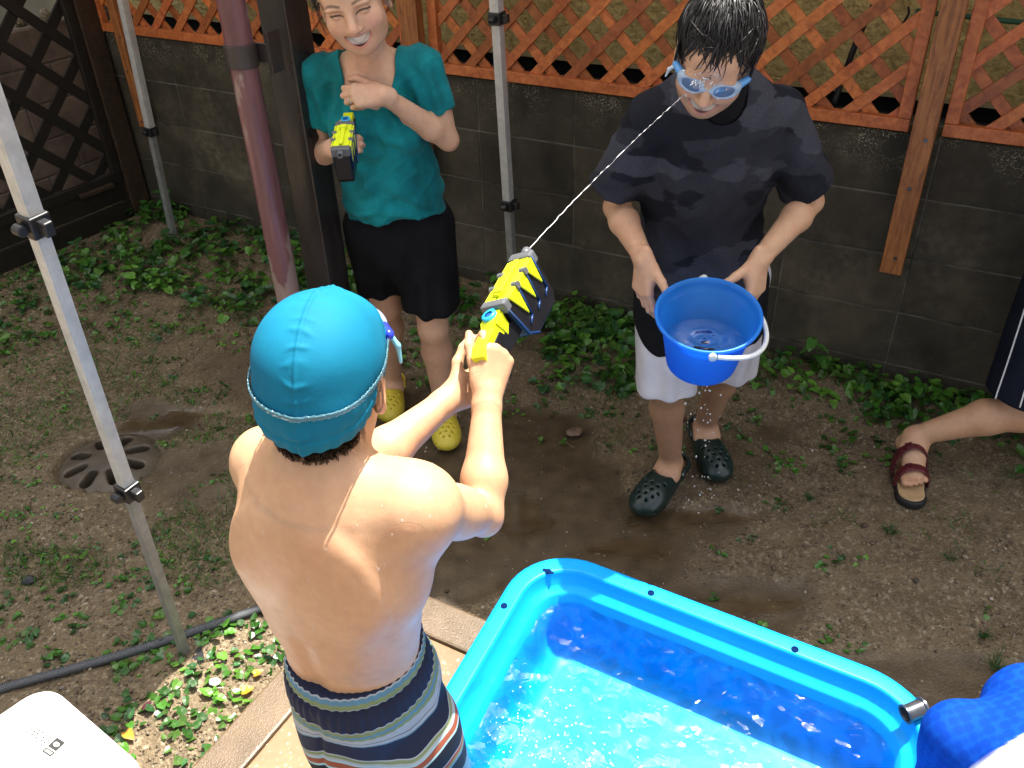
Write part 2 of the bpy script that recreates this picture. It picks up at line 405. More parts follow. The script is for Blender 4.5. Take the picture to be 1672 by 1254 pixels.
# ---- concrete path ------------------------------------------------
cm = NT('path_concrete')
_spk = cm.n('TexVoronoi'); _spk.inputs['Scale'].default_value = 150; cm.l(cm.n('TexCoord').outputs['Object'], _spk.inputs['Vector'])
_cc = cm.mix(cm.ramp(cm.tex(5, detail=6), [(.35, (0, 0, 0)), (.68, (1, 1, 1))]), (.165, .10, .046), (.235, .15, .074))
_cc = cm.mix(cm.ramp(_spk.outputs['Color'], [(.80, (0, 0, 0)), (.93, (.55, .55, .55))]), _cc, (.5, .42, .31))
_cc = cm.mix(cm.ramp(cm.tex(70), [(.4, (0, 0, 0)), (.7, (.35, .35, .35))]), _cc, (.12, .08, .045))
cm.set(color=_cc, rough=cm.ramp(cm.tex(3), [(.4, (.35,) * 3), (.6, (.7,) * 3)])); cm.bump(cm.tex(300, detail=3), .25, .002)
cmd = NT('path_concrete_dark'); cmd.set(color=cmd.ramp(cmd.tex(9, detail=6), [(.3, (.085, .056, .030)), (.7, (.15, .10, .058))]), rough=.32); cmd.bump(cmd.tex(260, detail=4), .5, .003)  # darker, smoother path concrete for the kerb and post base
e1 = A(.5, .866, 0); e2 = A(.866, -.5, 0); cn = A(-.46, 1.937, 0)     # path corner and its two edge directions
def pth(a, b, z=0): return cn - e1 * a + e2 * b + A(0, 0, z)
PM = np.stack([e2, e1, A(0, 0, 1)], 1)
bld = MB()
for a0, a1, b0, b1 in ((.135, 2.6, .125, 1.6),): 
    c = pth((a0 + a1) / 2, (b0 + b1) / 2, -.02); bld.box(c, (b1 - b0, a1 - a0, .14), PM)
path = bld.build('concrete_path', cm.m, bevel=.006); tag(path, kind='structure')
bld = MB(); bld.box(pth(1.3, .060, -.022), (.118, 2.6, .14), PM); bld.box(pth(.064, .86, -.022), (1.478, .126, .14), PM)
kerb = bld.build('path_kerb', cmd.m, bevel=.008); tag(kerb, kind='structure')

# ---- round drain lid ---------------------------------------------
s = Sdf(); dc = gnd(175, 752)
s.cap(dc + A(0, 0, -.03), dc + A(0, 0, -.03), .0, .0); s.ops = []
s.ell(dc + A(0, 0, -.038), (.205, .205, .052))
for k in range(8):
    a = math.radians(22.5 + 45 * k + 8); d = A(math.cos(a), math.sin(a), 0); [s.cap(dc + d * .085 + A(0, 0, zz), dc + d * .130 + A(0, 0, zz), .019, .022, k=.006, sub=True) for zz in (.02, .0, -.02, -.04, -.06, -.08)]
drain = clay('drain_lid', s, .0045, plain('muddy_concrete', (.085, .066, .044), .45, var=.35, scale=18, bump=.3), smooth=1); tag(drain, 'round wet concrete drain lid with petal shaped holes, half sunk in the mud', 'drain lid')

# ---- block wall ---------------------------------------------------
wm = NT('block_face'); g = wm.n('TexCoord').outputs['Object']
_base = wm.ramp(wm.tex(3.2, detail=8, rough=.65), [(.30, (.017, .015, .010)), (.55, (.048, .041, .029)), (.8, (.12, .10, .066))])
_strk = wm.ramp(wm.tex(5, detail=5, stretch=(2.2, 2.2, .35)), [(.42, (0, 0, 0)), (.72, (.75, .75, .75))])
_base = wm.mix(_strk, _base, wm.ramp(wm.tex(8), [(.3, (.022, .019, .013)), (.7, (.075, .063, .036))]))
_v2 = wm.n('TexVoronoi'); _v2.inputs['Scale'].default_value = 260; wm.l(g, _v2.inputs['Vector'])
_sep = wm.n('SeparateXYZ'); wm.l(g, _sep.inputs[0])
_lich = wm.math('MULTIPLY', wm.ramp(_v2.outputs['Color'], [(.66, (0, 0, 0)), (.86, (1, 1, 1))]), wm.math('MULTIPLY', wm.ramp(_sep.outputs[2], [(.86, (.06,) * 3), (1.0, (1,) * 3)]), wm.ramp(wm.tex(9), [(.42, (0,) * 3), (.6, (1,) * 3)])))
_eff = wm.math('MULTIPLY', wm.ramp(wm.tex(2.1, detail=7, rough=.7), [(.50, (0,) * 3), (.70, (1,) * 3)]), wm.ramp(wm.tex(30, detail=5), [(.35, (.05,) * 3), (.62, (.45,) * 3)]))
_base = wm.mix(1.0, wm.mix(_eff, _base, (.17, .145, .10)), wm.attr('Col', 'Color'), 'MULTIPLY')
wm.set(color=wm.mix(_lich, _base, (.30, .27, .19)), rough=.78, spec=.35); wm.bump(wm.tex(170, detail=5), .5, .003, wm.bump(wm.tex(22, detail=3), .25, .006))
mortar = plain('mortar', (.105, .095, .075), .9, var=.8, scale=8, bump=.4)
wall = empty('block_wall', wp(-.8, 0), 'dark stained concrete block wall running across the yard behind the people', 'wall')
bl = MB(); JU = -1.9533; bcol = []
for r in range(-1, 4):
    z0 = .1175 + .226 * r
    for k in range(-6, 12):
        u0_, u1_ = JU + .452 * k, JU + .452 * (k + 1)
        if u1_ < -4.33 or u0_ > 3.0: continue
        u0_ = max(u0_, -4.42); o_ = random.uniform(-.0015, .0015)
        bl.box(wp((u0_ + u1_) / 2, z0 + .113, -.05 + o_), (u1_ - u0_ - .0045, .10, .226 - .006), WM); bcol.append(np.tile(A(1, .97, .92) * random.uniform(.74, 1.22), (8, 1)))
bl.build('block', wm.m, wall, bevel=.003, col=np.concatenate(bcol))
mo = MB(); mo.box(wp(-.7, .455, -.0505), (7.3, .093, 1.12), WM); mo.build('mortar', mortar, wall)

# ---- orange lattice fence on the wall ----------------------------
def wood(name, c0, c1, c2, rough=.5, stretch=(4, 4, 4), tone=False):
    w = NT(name); f = w.tex(6, detail=6, stretch=stretch, dist=1.5); f2 = w.tex(45, detail=4)
    col = w.ramp(f, [(.28, c0), (.5, c1), (.75, c2)]); col = w.mix(.5, col, w.ramp(f2, [(.3, (.62, .58, .55)), (.65, (1, 1, 1))]), 'MULTIPLY')
    if tone: col = w.mix(1.0, col, w.attr('Col', 'Color'), 'MULTIPLY')
    w.set(color=col, rough=rough); w.bump(f2, .25, .002); return w.m
latm = wood('orange_stain', (.28, .065, .018), (.48, .135, .036), (.60, .20, .06), tone=True)
latm2 = wood('orange_stain_rail', (.32, .075, .02), (.50, .135, .036), (.62, .20, .06))
pg = NT('grained_post')
_wv = pg.n('TexWave'); _wv.bands_direction = 'X'; _wv.inputs['Scale'].default_value = 5.5; _wv.inputs['Distortion'].default_value = 14; _wv.inputs['Detail'].default_value = 2; _wv.inputs['Detail Scale'].default_value = .5
_mp = pg.n('Mapping'); _mp.inputs['Scale'].default_value = (1, 1, .14); pg.l(pg.n('TexCoord').outputs['Object'], _mp.inputs[0]); pg.l(_mp.outputs[0], _wv.inputs['Vector'])
pg.set(color=pg.ramp(_wv.outputs['Fac'], [(.0, (.14, .045, .011)), (.18, (.33, .125, .03)), (.6, (.42, .175, .045)), (1, (.50, .22, .065))]), rough=.45); pg.bump(_wv.outputs['Fac'], .15, .002)
postw = wood('post_wood', (.13, .042, .011), (.30, .105, .027), (.42, .17, .045), stretch=(9, 9, .9))
darkmetal = plain('dark_screw', (.12, .11, .1), .3, metal=.8)
def clip_strip(p, d, w, u0, u1, z0, z1):
    """long strip through p along d in (u,z), clipped to a rectangle -> convex polygon"""
    q = A(-d[1], d[0]) * w / 2; poly = [p - d * 9 - q, p + d * 9 - q, p + d * 9 + q, p - d * 9 + q]
    for ax, lim, sg in ((0, u0, 1), (0, u1, -1), (1, z0, 1), (1, z1, -1)):
        out = []
        for i in range(len(poly)):
            a, b = poly[i], poly[(i + 1) % len(poly)]; fa, fb = sg * (a[ax] - lim), sg * (b[ax] - lim)
            if fa >= 0: out.append(a)
            if (fa >= 0) != (fb >= 0): out.append(a + (b - a) * fa / (fa - fb))
        poly = out
        if len(poly) < 3: return None
    return poly
def lattice_panel(root, u0, u1, z0, z1, pitch, w, ph1, ph2, frame, mat, place, M, thick=.011, off=0.0, rail=.042):
    mb = MB(); lcol = []; d1, d2 = unit(A(1, 1)), unit(A(-1, 1))
    for d, ph, o in ((d1, ph1, off), (d2, ph2, off - thick - .0006)):
        k0 = int((u0 - 3 - ph) / pitch); 
        for k in range(k0, k0 + int((u1 - u0 + 6) / pitch) + 2):
            poly = clip_strip(A(ph + k * pitch + random.uniform(-.002, .002), z0), d, w, u0 + frame * .6, u1 - frame * .6, z0 - .004, z1)
            if poly is None: continue
            mb.prism([(p[0], p[1]) for p in poly], 0, thick, place(0, 0, o), M); lcol.append(np.tile(A(1, random.uniform(.9, 1.08), random.uniform(.85, 1.1)) * random.uniform(.62, 1.25), (2 * len(poly), 1)))
    mb.build('lattice', mat, root, bevel=.0015, col=np.concatenate(lcol))
    for zz in (z0 - rail / 2 + .002, z1 + rail / 2): rb = MB(); rb.box(place((u0 + u1) / 2, zz, off - .004), (u1 - u0, .036, rail), M); rb.build('rail', latm2 if mat is latm else mat, root, bevel=.003)
    for u in (u0 + frame / 2, u1 - frame / 2):
        sb = MB(); sb.box(place(u, (z0 + z1) / 2 + .002, off - .004), (frame, .0355, z1 - z0 - .002), M); sb.build('stile', latm2 if mat is latm else mat, root, bevel=.003)
for i, (u0_, u1_, lab) in enumerate([(-4.2, -2.262, 'orange lattice panel between the dark lattice fence and the woman'), (-2.158, -.252, 'orange lattice panel between the woman and the man'), (-.148, 1.8, 'orange lattice panel at the right, beyond the man')]):
    root = empty('lattice_panel', wp((u0_ + u1_) / 2, 1.03), lab, 'lattice panel', 'orange lattice panels along the wall top')
    lattice_panel(root, u0_, u1_, 1.07, 1.93, .152, .038, -2.129, -1.14, .042, latm, lambda u, z, o: wp(u, z, o), WM, off=.012)
for u_, zb, w_, lab in ((-3.99, .57, .05, 'narrow wooden post behind the far left tent leg'), (-2.21, .59, .085, 'wooden post half hidden behind the woman'), (-.20, .537, .074, 'grained wooden post screwed to the wall right of the man')):
    root = empty('fence_post', wp(u_, zb, .05), lab, 'fence post', 'wooden posts holding the lattice panels')
    b = MB(); b.box(wp(u_, (zb + 2.0) / 2, .062), (w_, .05, 2.0 - zb), WM); b.build('timber', postw, root, bevel=.003)
    for du, z in ((.006, .60), (-.002, .86), (.012, 1.03)):
        sc = MB(); sc.lathe([(.0, 0), (.007, 0), (.006, .003), (.0, .0032)], 12, wp(u_ + du, z, .087), rot_to(-WN)); sc.build('screw', darkmetal, root)

# ---- neighbour's house behind -------------------------------------
st = NT('ochre_stucco'); _f = st.tex(42, detail=4, rough=.5); _f2 = st.tex(120, detail=3)
st.set(color=st.mix(.6, st.ramp(st.tex(1.5, detail=5), [(.3, (.66, .50, .19)), (.7, (.78, .62, .26))]), st.ramp(_f, [(.35, (.5, .45, .36)), (.6, (1, 1, 1))]), 'MULTIPLY'), rough=.85)
st.bump(_f, .95, .022, st.bump(_f2, .3, .004))
house = empty('neighbour_house', wp(-.5, 0, -.75), 'ochre stucco house wall seen through the orange lattice', 'house')
b = MB(); b.box(wp(-.4, 2.86, -.70), (9.5, .2, 3.76), WM); b.build('stucco_wall', st.m, house)
b = MB(); b.box(wp(-.4, .970, -.598), (9.5, .018, .016), WM); b.build('drip_edge', plain('cream_flashing', (.5, .4, .2), .5), house)
b = MB(); b.box(wp(-.4, .93, -.78), (9.5, .2, .10), WM); b.build('vent_gap', plain('dark_gap', (.012, .012, .011), .9), house)
b = MB(); b.box(wp(-.4, .4, -.71), (9.5, .26, .945), WM); b.build('foundation', plain('house_concrete', (.16, .16, .14), .85, var=.35, scale=7, bump=.3), house)
b = MB(); b.box(wp(-.4, 4.80, -.55), (10, 1.1, .10), WM); b.build('roof', plain('roof_tiles', (.05, .05, .06), .6), house)
gp = at(1580, 12, 2.9); p0, p1 = wp(-.32, 1.385, -.10), wp(.12, 1.37, -.10)
b = MB(); b.tube([p0, p1], .0085, 10); po = b.build('garden_cane', plain('green_plastic', (.03, .14, .07), .4), smooth=True); tag(po, 'green plastic cane tied behind the lattice near the right post', 'garden cane')
b = MB(); b.tube(spline([wp(-.52, 1.06, -.05), wp(-.50, 1.18, -.06), wp(-.47, 1.33, -.05), wp(-.42, 1.5, -.05), wp(-.40, 1.7, -.05)], 20), .011, 8); po = b.build('black_cable', plain('black_rubber', (.012, .012, .012), .5), smooth=True); tag(po, 'thick black cable hanging behind the lattice right of the man', 'cable')
for (u_, z1, L), lab in zip(((-.345, 1.40, .07), (.06, 1.39, .13)), ('short black tie knotted on the left end of the green cane', 'long black tie hanging from the right part of the green cane')):
    b = MB(); b.tube(spline([wp(u_, z1, -.085), wp(u_ + .006, z1 - L * .3, -.083), wp(u_ - .004, z1 - L * .7, -.085), wp(u_ - .010, z1 - L, -.085)], 10), .004, 6); po = b.build('plant_tie', plain('black_tie', (.01, .01, .01), .6), smooth=True); tag(po, lab, 'plant tie')

# ---- dark lattice fence on the left -------------------------------
FD = unit(A(-.571, -.821, 0)); FN = A(FD[1], -FD[0], 0) * -1    # FN points towards the yard
if FN[0] < 0: FN = -FN
FA = A(-2.052, 4.92, 0)
def fp(s_, z, o=0.0): return FA + FD * s_ + FN * o + A(0, 0, z)
FM = np.stack([-FD, -FN, A(0, 0, 1)], 1)
dkw = wood('dark_stain', (.006, .0045, .003), (.011, .008, .005), (.02, .014, .009))
dkb = wood('brown_stain', (.02, .012, .007), (.035, .02, .011), (.06, .034, .02))
lf = empty('dark_lattice_fence', fp(.8, 0), 'dark brown lattice fence at the far left, brighter blocks showing through it', 'fence')
FM2 = np.stack([FD, -FN, A(0, 0, 1)], 1)
mb = MB(); d1, d2 = unit(A(1, 1)), unit(A(-1, 1))
for d, o in ((d1, 0), (d2, -.013)):
    for k in range(-16, 16):
        ph = (.187 if d is d1 else .18) + k * .262
        poly = clip_strip(A(ph, .42), d, .054, .17, 2.2, .31, 1.75)
        if poly is not None: mb.prism([(p[0], p[1]) for p in poly], 0, .012, fp(0, 0, o), FM2)
mb.build('lattice', dkw, lf, bevel=.001)
for s_, w_, nm, mm in ((.115, .11, 'corner_post', dkb), (2.2, .09, 'post', dkb)):
    b = MB(); b.box(fp(s_, .93, .0), (w_, .09, 1.9), FM2); b.build(nm, mm, lf, bevel=.004)
b = MB(); b.box(fp(.20, 1.03, .014), (.05, .03, 1.45), FM2); b.build('stile', dkw, lf, bevel=.003)
b = MB(); b.box(fp(1.2, .285, .014), (2.05, .034, .055), FM2); b.build('rail', dkw, lf, bevel=.003)
for k_, (z_, h_) in enumerate(((.20, .11), (.085, .11))):
    b = MB(); b.box(fp(1.16, z_, .006 + .012 * k_), (2.2, .022, h_), FM2); b.build('board', dkw, lf, bevel=.003)
b = MB(); b.box(fp(.36, .265, .05), (.20, .03, .022), FM2 @ np.array([[1, 0, 0], [0, 1, 0], [0, 0, 1.0]])); b.build('brace', dkb, lf, bevel=.003)
# block wall beyond it
rw = NT('rusty_block'); _f = rw.tex(5, detail=7, rough=.6)
rw.set(color=rw.ramp(_f, [(.3, (.12, .08, .06)), (.55, (.24, .165, .125)), (.75, (.38, .28, .2))]), rough=.8); rw.bump(rw.tex(110, detail=4), .5, .004)
side = empty('side_block_wall', fp(.8, 0, -.55), 'reddish brown block wall behind the dark lattice fence', 'wall')
b = MB()
for r in range(5):
    for k in range(9):
        b.box(fp(-.6 + .44 * k + (.0 if r % 2 else .22), .10 + .2 * r, -.60), (.432, .1, .192), FM2)
b.build('block', rw.m, side, bevel=.006)
b = MB(); b.box(fp(1.0, .48, -.604), (4.4, .095, 1.04), FM2); b.build('mortar', plain('pale_mortar', (.18, .15, .12), .9, var=.3), side)
s = Sdf()
for k in range(40): s.ell(fp(RNG.uniform(-.6, 3), 1.035 + RNG.uniform(-.01, .02), -.6 + RNG.uniform(-.03, .03)), RNG.uniform(.02, .055, 3), k=.02)
gt = NT('gritty_dirt'); gt.set(color=gt.ramp(gt.tex(90), [(.35, (.12, .09, .055)), (.65, (.42, .36, .24))]), rough=.9); gt.bump(gt.tex(150), .8, .01)
clay('dirt_cap', s, .012, gt.m, side)

back = empty('side_house', fp(1.0, 0, -1.8), 'plain grey olive wall of another house beyond the reddish block wall', 'house')
b = MB(); b.box(fp(1.0, 1.6, -1.9), (6.5, .2, 3.2), FM2); b.build('wall', plain('olive_render', (.10, .095, .07), .85, var=.3, scale=3, bump=.3), back)
b = MB(); b.box(fp(1.0, 3.25, -1.8), (6.9, .7, .1), FM2); b.build('eave', plain('eave_board', (.05, .045, .04), .7), back)
# ---- unseen tent top, outline shaped to throw the wanted ground shade ----------------------
CZ = 2.45; SHIFT = A(TO_SUN[0], TO_SUN[1]) / TO_SUN[2] * CZ
shade = [(-3.4, .1), (-1.20, 1.30), (-.85, 1.80), (-.22, 1.86), (.05, 1.56), (.9, 1.26), (2.0, .95), (3.2, .9), (4.6, 2.0), (2.4, 2.75), (.2, 3.6), (-1.6, 4.6), (-2.55, 4.4)]
cv = NT('shade_canopy_cloth'); cv.set(color=(.8, .8, .78), rough=.8)
_tr = cv.n('BsdfTranslucent'); _tr.inputs[0].default_value = (.85, .85, .83, 1); _mx = cv.n('MixShader'); _mx.inputs[0].default_value = .35
cv.l(cv.b.outputs[0], _mx.inputs[1]); cv.l(_tr.outputs[0], _mx.inputs[2]); cv.l(_mx.outputs[0], cv.t.nodes['Material Output'].inputs[0])
tent = empty('party_tent', gnd(300, 1070), 'white party tent on slim aluminium legs standing over the yard', 'tent')
pts = [A(x, y, 0) + A(SHIFT[0], SHIFT[1], CZ) for x, y in shade]
n_ = len(pts); V = pts + [p + A(0, 0, -.16) for p in pts]
mesh_np('shade_canopy', np.array(V), [list(range(n_))] + [[i, n_ + i, n_ + (i + 1) % n_, (i + 1) % n_] for i in range(n_)], cv.m, tent, smooth=False)
alu = NT('white_aluminium'); alu.set(color=alu.ramp(alu.tex(30), [(.3, (.46, .46, .44)), (.7, (.60, .59, .56))]), rough=.38, metal=.35)
_d = alu.ramp(alu.tex(260, detail=1), [(.62, (0, 0, 0)), (.7, (1, 1, 1))]); alu.bump(_d, .35, .002)
alud = NT('grey_aluminium'); alud.set(color=alud.ramp(alud.tex(30), [(.3, (.22, .22, .21)), (.7, (.33, .33, .31))]), rough=.4, metal=.35)
blk = plain('black_plastic', (.012, .012, .013), .38, bump=.1)
def leg(base, top, w, joints, wl, yaw):
    base, top = np.asarray(base, float), np.asarray(top, float); d = unit(top - base)
    M = rot_to(d, A(math.cos(yaw), math.sin(yaw), 0)); L = np.linalg.norm(top - base)
    cuts = [0] + [j * L for j in joints] + [L]; lg = None
    for i in range(len(cuts) - 1):
        ww = w + wl * i; b = MB(); a0, a1 = cuts[i], cuts[i + 1]
        b.box(base + d * (a0 + a1) / 2, (ww, ww, a1 - a0 - .002), M)
        for sx, sy in ((1, 0), (-1, 0), (0, 1), (0, -1)):    # raised ribs of the extrusion
            b.box(base + d * (a0 + a1) / 2 + (M[:, 0] * sx + M[:, 1] * sy) * (ww / 2), (ww * (.55 if sx == 0 else .05), ww * (.55 if sy == 0 else .05), a1 - a0 - .004), M)
        if lg is None: lg = b.build('leg', alud.m, tent, bevel=.003)
        else: b.build('sleeve', alu.m, lg, bevel=.003)
    for j in joints:
        c = base + d * j * L; b = MB(); ww = w + wl
        b.box(c, (ww + .016, ww + .016, .045), M); b.box(c + M[:, 0] * (ww / 2 + .018), (.026, .02, .03), M); b.lathe([(0, -.012), (.012, -.012), (.012, .012), (0, .012)], 12, c + M[:, 1] * (-ww / 2 - .018), rot_to(M[:, 0])); b.build('clip_collar', blk, lg, bevel=.003)
    return lg
lb = gnd(303, 1068); lt = at(10, 230, 1.555); k = (2.42 - lb[2]) / (lt[2] - lb[2]); LT = lb + (lt - lb) * k
def frac(base, top, px, py):
    """share of the leg at which its projection has the given photo row"""
    for i in range(400):
        P = base + (top - base) * i / 400 - A(0, 0, CAM_H); z = P @ _fw
        if 627 - FPX * (P @ _up) / z < py: return i / 400
    return 1
lg = leg(lb, LT, .024, [frac(lb, LT, 208, 800), frac(lb, LT, 48, 365)], .004, math.radians(-32))
b = MB(); b.prism([(-.06, -.05), (.05, -.05), (.0, .06)], 0, .006, lb + A(.02, .01, .002), np.array([[1, 0, 0], [0, 0, 1.0], [0, 1, 0]])); b.build('foot_plate', blk, lg, bevel=.002)
lb = gnd(285, 392); lt = at(200, 0, 4.46); k = 2.42 / lt[2]; LT = lb + (lt - lb) * k
leg(lb, LT, .030, [frac(lb, LT, 245, 215)], .006, math.radians(-32))
lb = gnd(843, 540); lt = at(810, 0, lb[1]); k = 2.42 / lt[2]; LT = lb + (lt - lb) * k
leg(lb, LT, .030, [frac(lb, LT, 825, 335), frac(lb, LT, 808, 30)], .004, math.radians(-32))

# ---- brown post and downpipe --------------------------------------
pb = NT('brown_paint'); pb.set(color=pb.ramp(pb.tex(4, detail=6, stretch=(3, 3, .5)), [(.35, (.014, .011, .010)), (.7, (.036, .030, .029))]), rough=pb.ramp(pb.tex(6, stretch=(2, 2, .6)), [(.42, (.22,) * 3), (.6, (.5,) * 3)])); pb.bump(pb.tex(60), .08, .003)
YB = 2.62
def line_at(p, q, Y): return at(p[0], p[1], Y), at(q[0], q[1], Y)
c0, c1 = at(462, 0, YB), at(540, 480, YB); bx = (c0[0] + c1[0]) / 2 - .002
post = empty('roof_post', (bx, YB, 0), 'dark brown square metal post in front of the woman', 'post')
PMt = np.stack([A(math.cos(-.50), math.sin(-.50), 0), A(-math.sin(-.50), math.cos(-.50), 0), A(0, 0, 1)], 1)
b = MB(); b.box((bx, YB, 1.3), (.098, .098, 2.6), PMt); b.build('column', pb.m, post, bevel=.004)
b = MB(); b.box((bx, YB, .02), (.14, .14, .06), PMt); b.build('base', cmd.m, post, bevel=.006)
pp = NT('faded_purple_pipe'); _f = pp.tex(5, detail=6, stretch=(6, 6, .7)); _f2 = pp.tex(3.5, detail=4, stretch=(2.5, 2.5, .9))
_pc = pp.ramp(_f, [(.3, (.09, .035, .04)), (.55, (.15, .065, .07)), (.75, (.26, .12, .10))])
pp.set(color=pp.mix(pp.ramp(_f2, [(.54, (0,) * 3), (.57, (1,) * 3)]), _pc, (.24, .17, .15)), rough=.35); pp.bump(pp.tex(40, stretch=(8, 8, 1)), .15, .003)
d0, d1 = at(382, 0, YB - .13), at(462, 480, YB - .13); px = (d0[0] + d1[0]) / 2 + .004
pipe = empty('downpipe', (px, YB - .13, 0), 'weathered purple brown downpipe strapped beside the dark post', 'downpipe')
b = MB(); b.tube([(px, YB - .13, z) for z in np.linspace(.0, 2.6, 12)], .038, 28); b.build('pipe', pp.m, pipe, smooth=True)
b = MB(); zc = at(410, 95, YB - .17)[2]
b.lathe([(.0385, -.03), (.043, -.03), (.043, .03), (.0385, .03)], 28, (px, YB - .13, zc)); b.box((px + .055, YB - .115, zc), (.05, .012, .05), PMt); b.box((px + .085, YB - .105, zc), (.010, .05, .11), PMt); b.build('bracket', plain('dark_bracket', (.03, .022, .02), .45), pipe, bevel=.002)
# ================================================================== PEOPLE
SK_W = A(.66, .41, .27); SK_M = A(.58, .35, .215); SK_B = A(.54, .325, .185); SK_K = A(.58, .35, .21)
def basis(f, up=(0, 0, 1)):
    """columns: right, forward, up"""
    f = unit(f); r = unit(np.cross(f, up)); return np.stack([r, f, np.cross(r, f)], 1)
def head(s, c, M, sc=1.0, mouth=None, eyes=True, ears=True, cz=.090):
    L = lambda x, y, z: c + M @ (A(x, y, z) * sc)
    E = lambda p, r, k=.012, sub=False: s.ell(L(*p), np.array(r) * sc, M, k * sc, sub)
    E((0, -.012, .035), (.076, .096, cz)); E((0, .030, -.030), (.060, .062, .078), .03); E((0, .052, -.088), (.032, .032, .026), .03)
    E((0, .066, .045), (.058, .032, .040), .03)
    for x in (-1, 1):
        E((x * .040, .058, -.030), (.027, .026, .026), .022); E((x * .040, .018, -.062), (.022, .040, .034), .028)
        E((x * .030, .088, .020), (.024, .010, .008), .012)
        if eyes:
            E((x * .032, .098, .002), (.017, .011, .010), .012, True); E((x * .032, .079, .000), (.014, .0115, .0105), .003)
        if ears:
            E((x * .078, -.010, -.008), (.010, .021, .033), .006); E((x * .087, -.004, -.004), (.006, .011, .018), .006, True)
            s.cap(L(x * .074, .0, -.03), L(x * .080, -.006, -.038), .006 * sc, k=.006)
    s.cap(L(0, .088, .012), L(0, .106, -.028), .0075 * sc, .0115 * sc, k=.014 * sc)
    E((0, .108, -.032), (.010, .010, .009), .008)
    for x in (-1, 1): E((x * .012, .097, -.034), (.0085, .010, .0075), .007); E((x * .006, .105, -.0425), (.003, .004, .003), .003, True)
    if mouth == 'smile':
        for x in np.linspace(-1, 1, 9): s.cap(L(x * .028, .086 - .016 * x * x, -.064 + .013 * x * x), L(x * .028, .10 - .016 * x * x, -.066 + .013 * x * x), (.0125 - .0085 * x * x) * sc, k=.003, sub=True)
        for x in np.linspace(-.9, .9, 9): s.cap(L(x * .031, .086 - .018 * x * x, -.0505 + .008 * x * x), L(x * .031 + .002, .086 - .018 * x * x, -.0505 + .008 * x * x), .0042 * sc, k=.006); s.cap(L(x * .027, .083 - .014 * x * x, -.082 + .022 * x * x), L(x * .027 + .002, .083 - .014 * x * x, -.082 + .022 * x * x), .0052 * sc, k=.007)
    else:
        for x in np.linspace(-.9, .9, 7):
            s.cap(L(x * .022, .090 - .012 * x * x, -.0605), L(x * .022 + .003, .090 - .012 * x * x, -.0605), .0052 * sc, k=.006); s.cap(L(x * .020, .088 - .010 * x * x, -.072), L(x * .020 + .003, .088 - .010 * x * x, -.072), .006 * sc, k=.006)
    return L
def face_paint(V, C, c, M, sc, mouth=None, brow=(.012, .010, .009), closed=True):
    P = ((V - c) @ M) / sc; x, y, z = P.T; fr = y > .035
    def blend(w, col): C[:] = C * (1 - w[:, None]) + w[:, None] * np.array(col)
    ax = np.abs(x)
    blend(.30 * sstep(.03, .0, np.hypot(ax - .044, z + .028)) * fr, (.66, .27, .20)); blend(.28 * sstep(.022, .0, np.hypot(x, z + .03)) * fr, (.62, .27, .20))
    bz = .0250 + .0045 * sstep(.012, .034, ax) - .0075 * sstep(.040, .058, ax)
    blend(.66 * (fr & (ax > .012) & (ax < .055)) * sstep(.0046, .0022, np.abs(z - bz) + .0012 * sstep(.03, .055, ax)) * sstep(.010, .018, ax) * sstep(.056, .048, ax), brow)
    if closed:
        ez = .0042 - .0060 * ((ax - .032) / .018) ** 2 + .0010 * (ax - .032) / .018
        blend(.92 * fr * sstep(.0028, .0014, np.abs(z - ez)) * sstep(.0185, .0165, np.abs(ax - .032)), (.018, .012, .010))
    blend(.85 * (y > .09) * sstep(.0045, .003, np.hypot(ax - .0065, z + .0435)), (.10, .03, .02))
    if mouth == 'smile':
        t = np.clip(x / .031, -1, 1); mz = -.0655 + .013 * t * t; hh = .0125 - .0098 * t * t; ins = np.abs(z - mz) < hh
        lip = sstep(hh + .0072, hh + .0042, np.abs(z - mz + .001)) * (ax < .034) * fr
        blend(.62 * lip, (.52, .17, .14))
        inn = sstep(hh + .0006, hh - .0012, np.abs(z - mz)) * (ax < .0295) * fr
        blend(inn, (.10, .02, .02)); th = inn * sstep(mz - .0092, mz - .0072, z)
        gap = .91 + .09 * sstep(.0004, .0012, np.abs(((x + .0035) % .007) - .0035))
        C[:] = C * (1 - th[:, None]) + th[:, None] * (np.array((.70, .67, .61)) * gap[:, None])
    elif mouth:
        blend(.7 * sstep(.0125, .009, np.hypot(x * .48, z + .0665)) * fr, (.45, .13, .11)); blend(.9 * sstep(.0018, .0008, np.abs(z + .0665)) * (ax < .022) * fr, (.06, .015, .012))
    return C
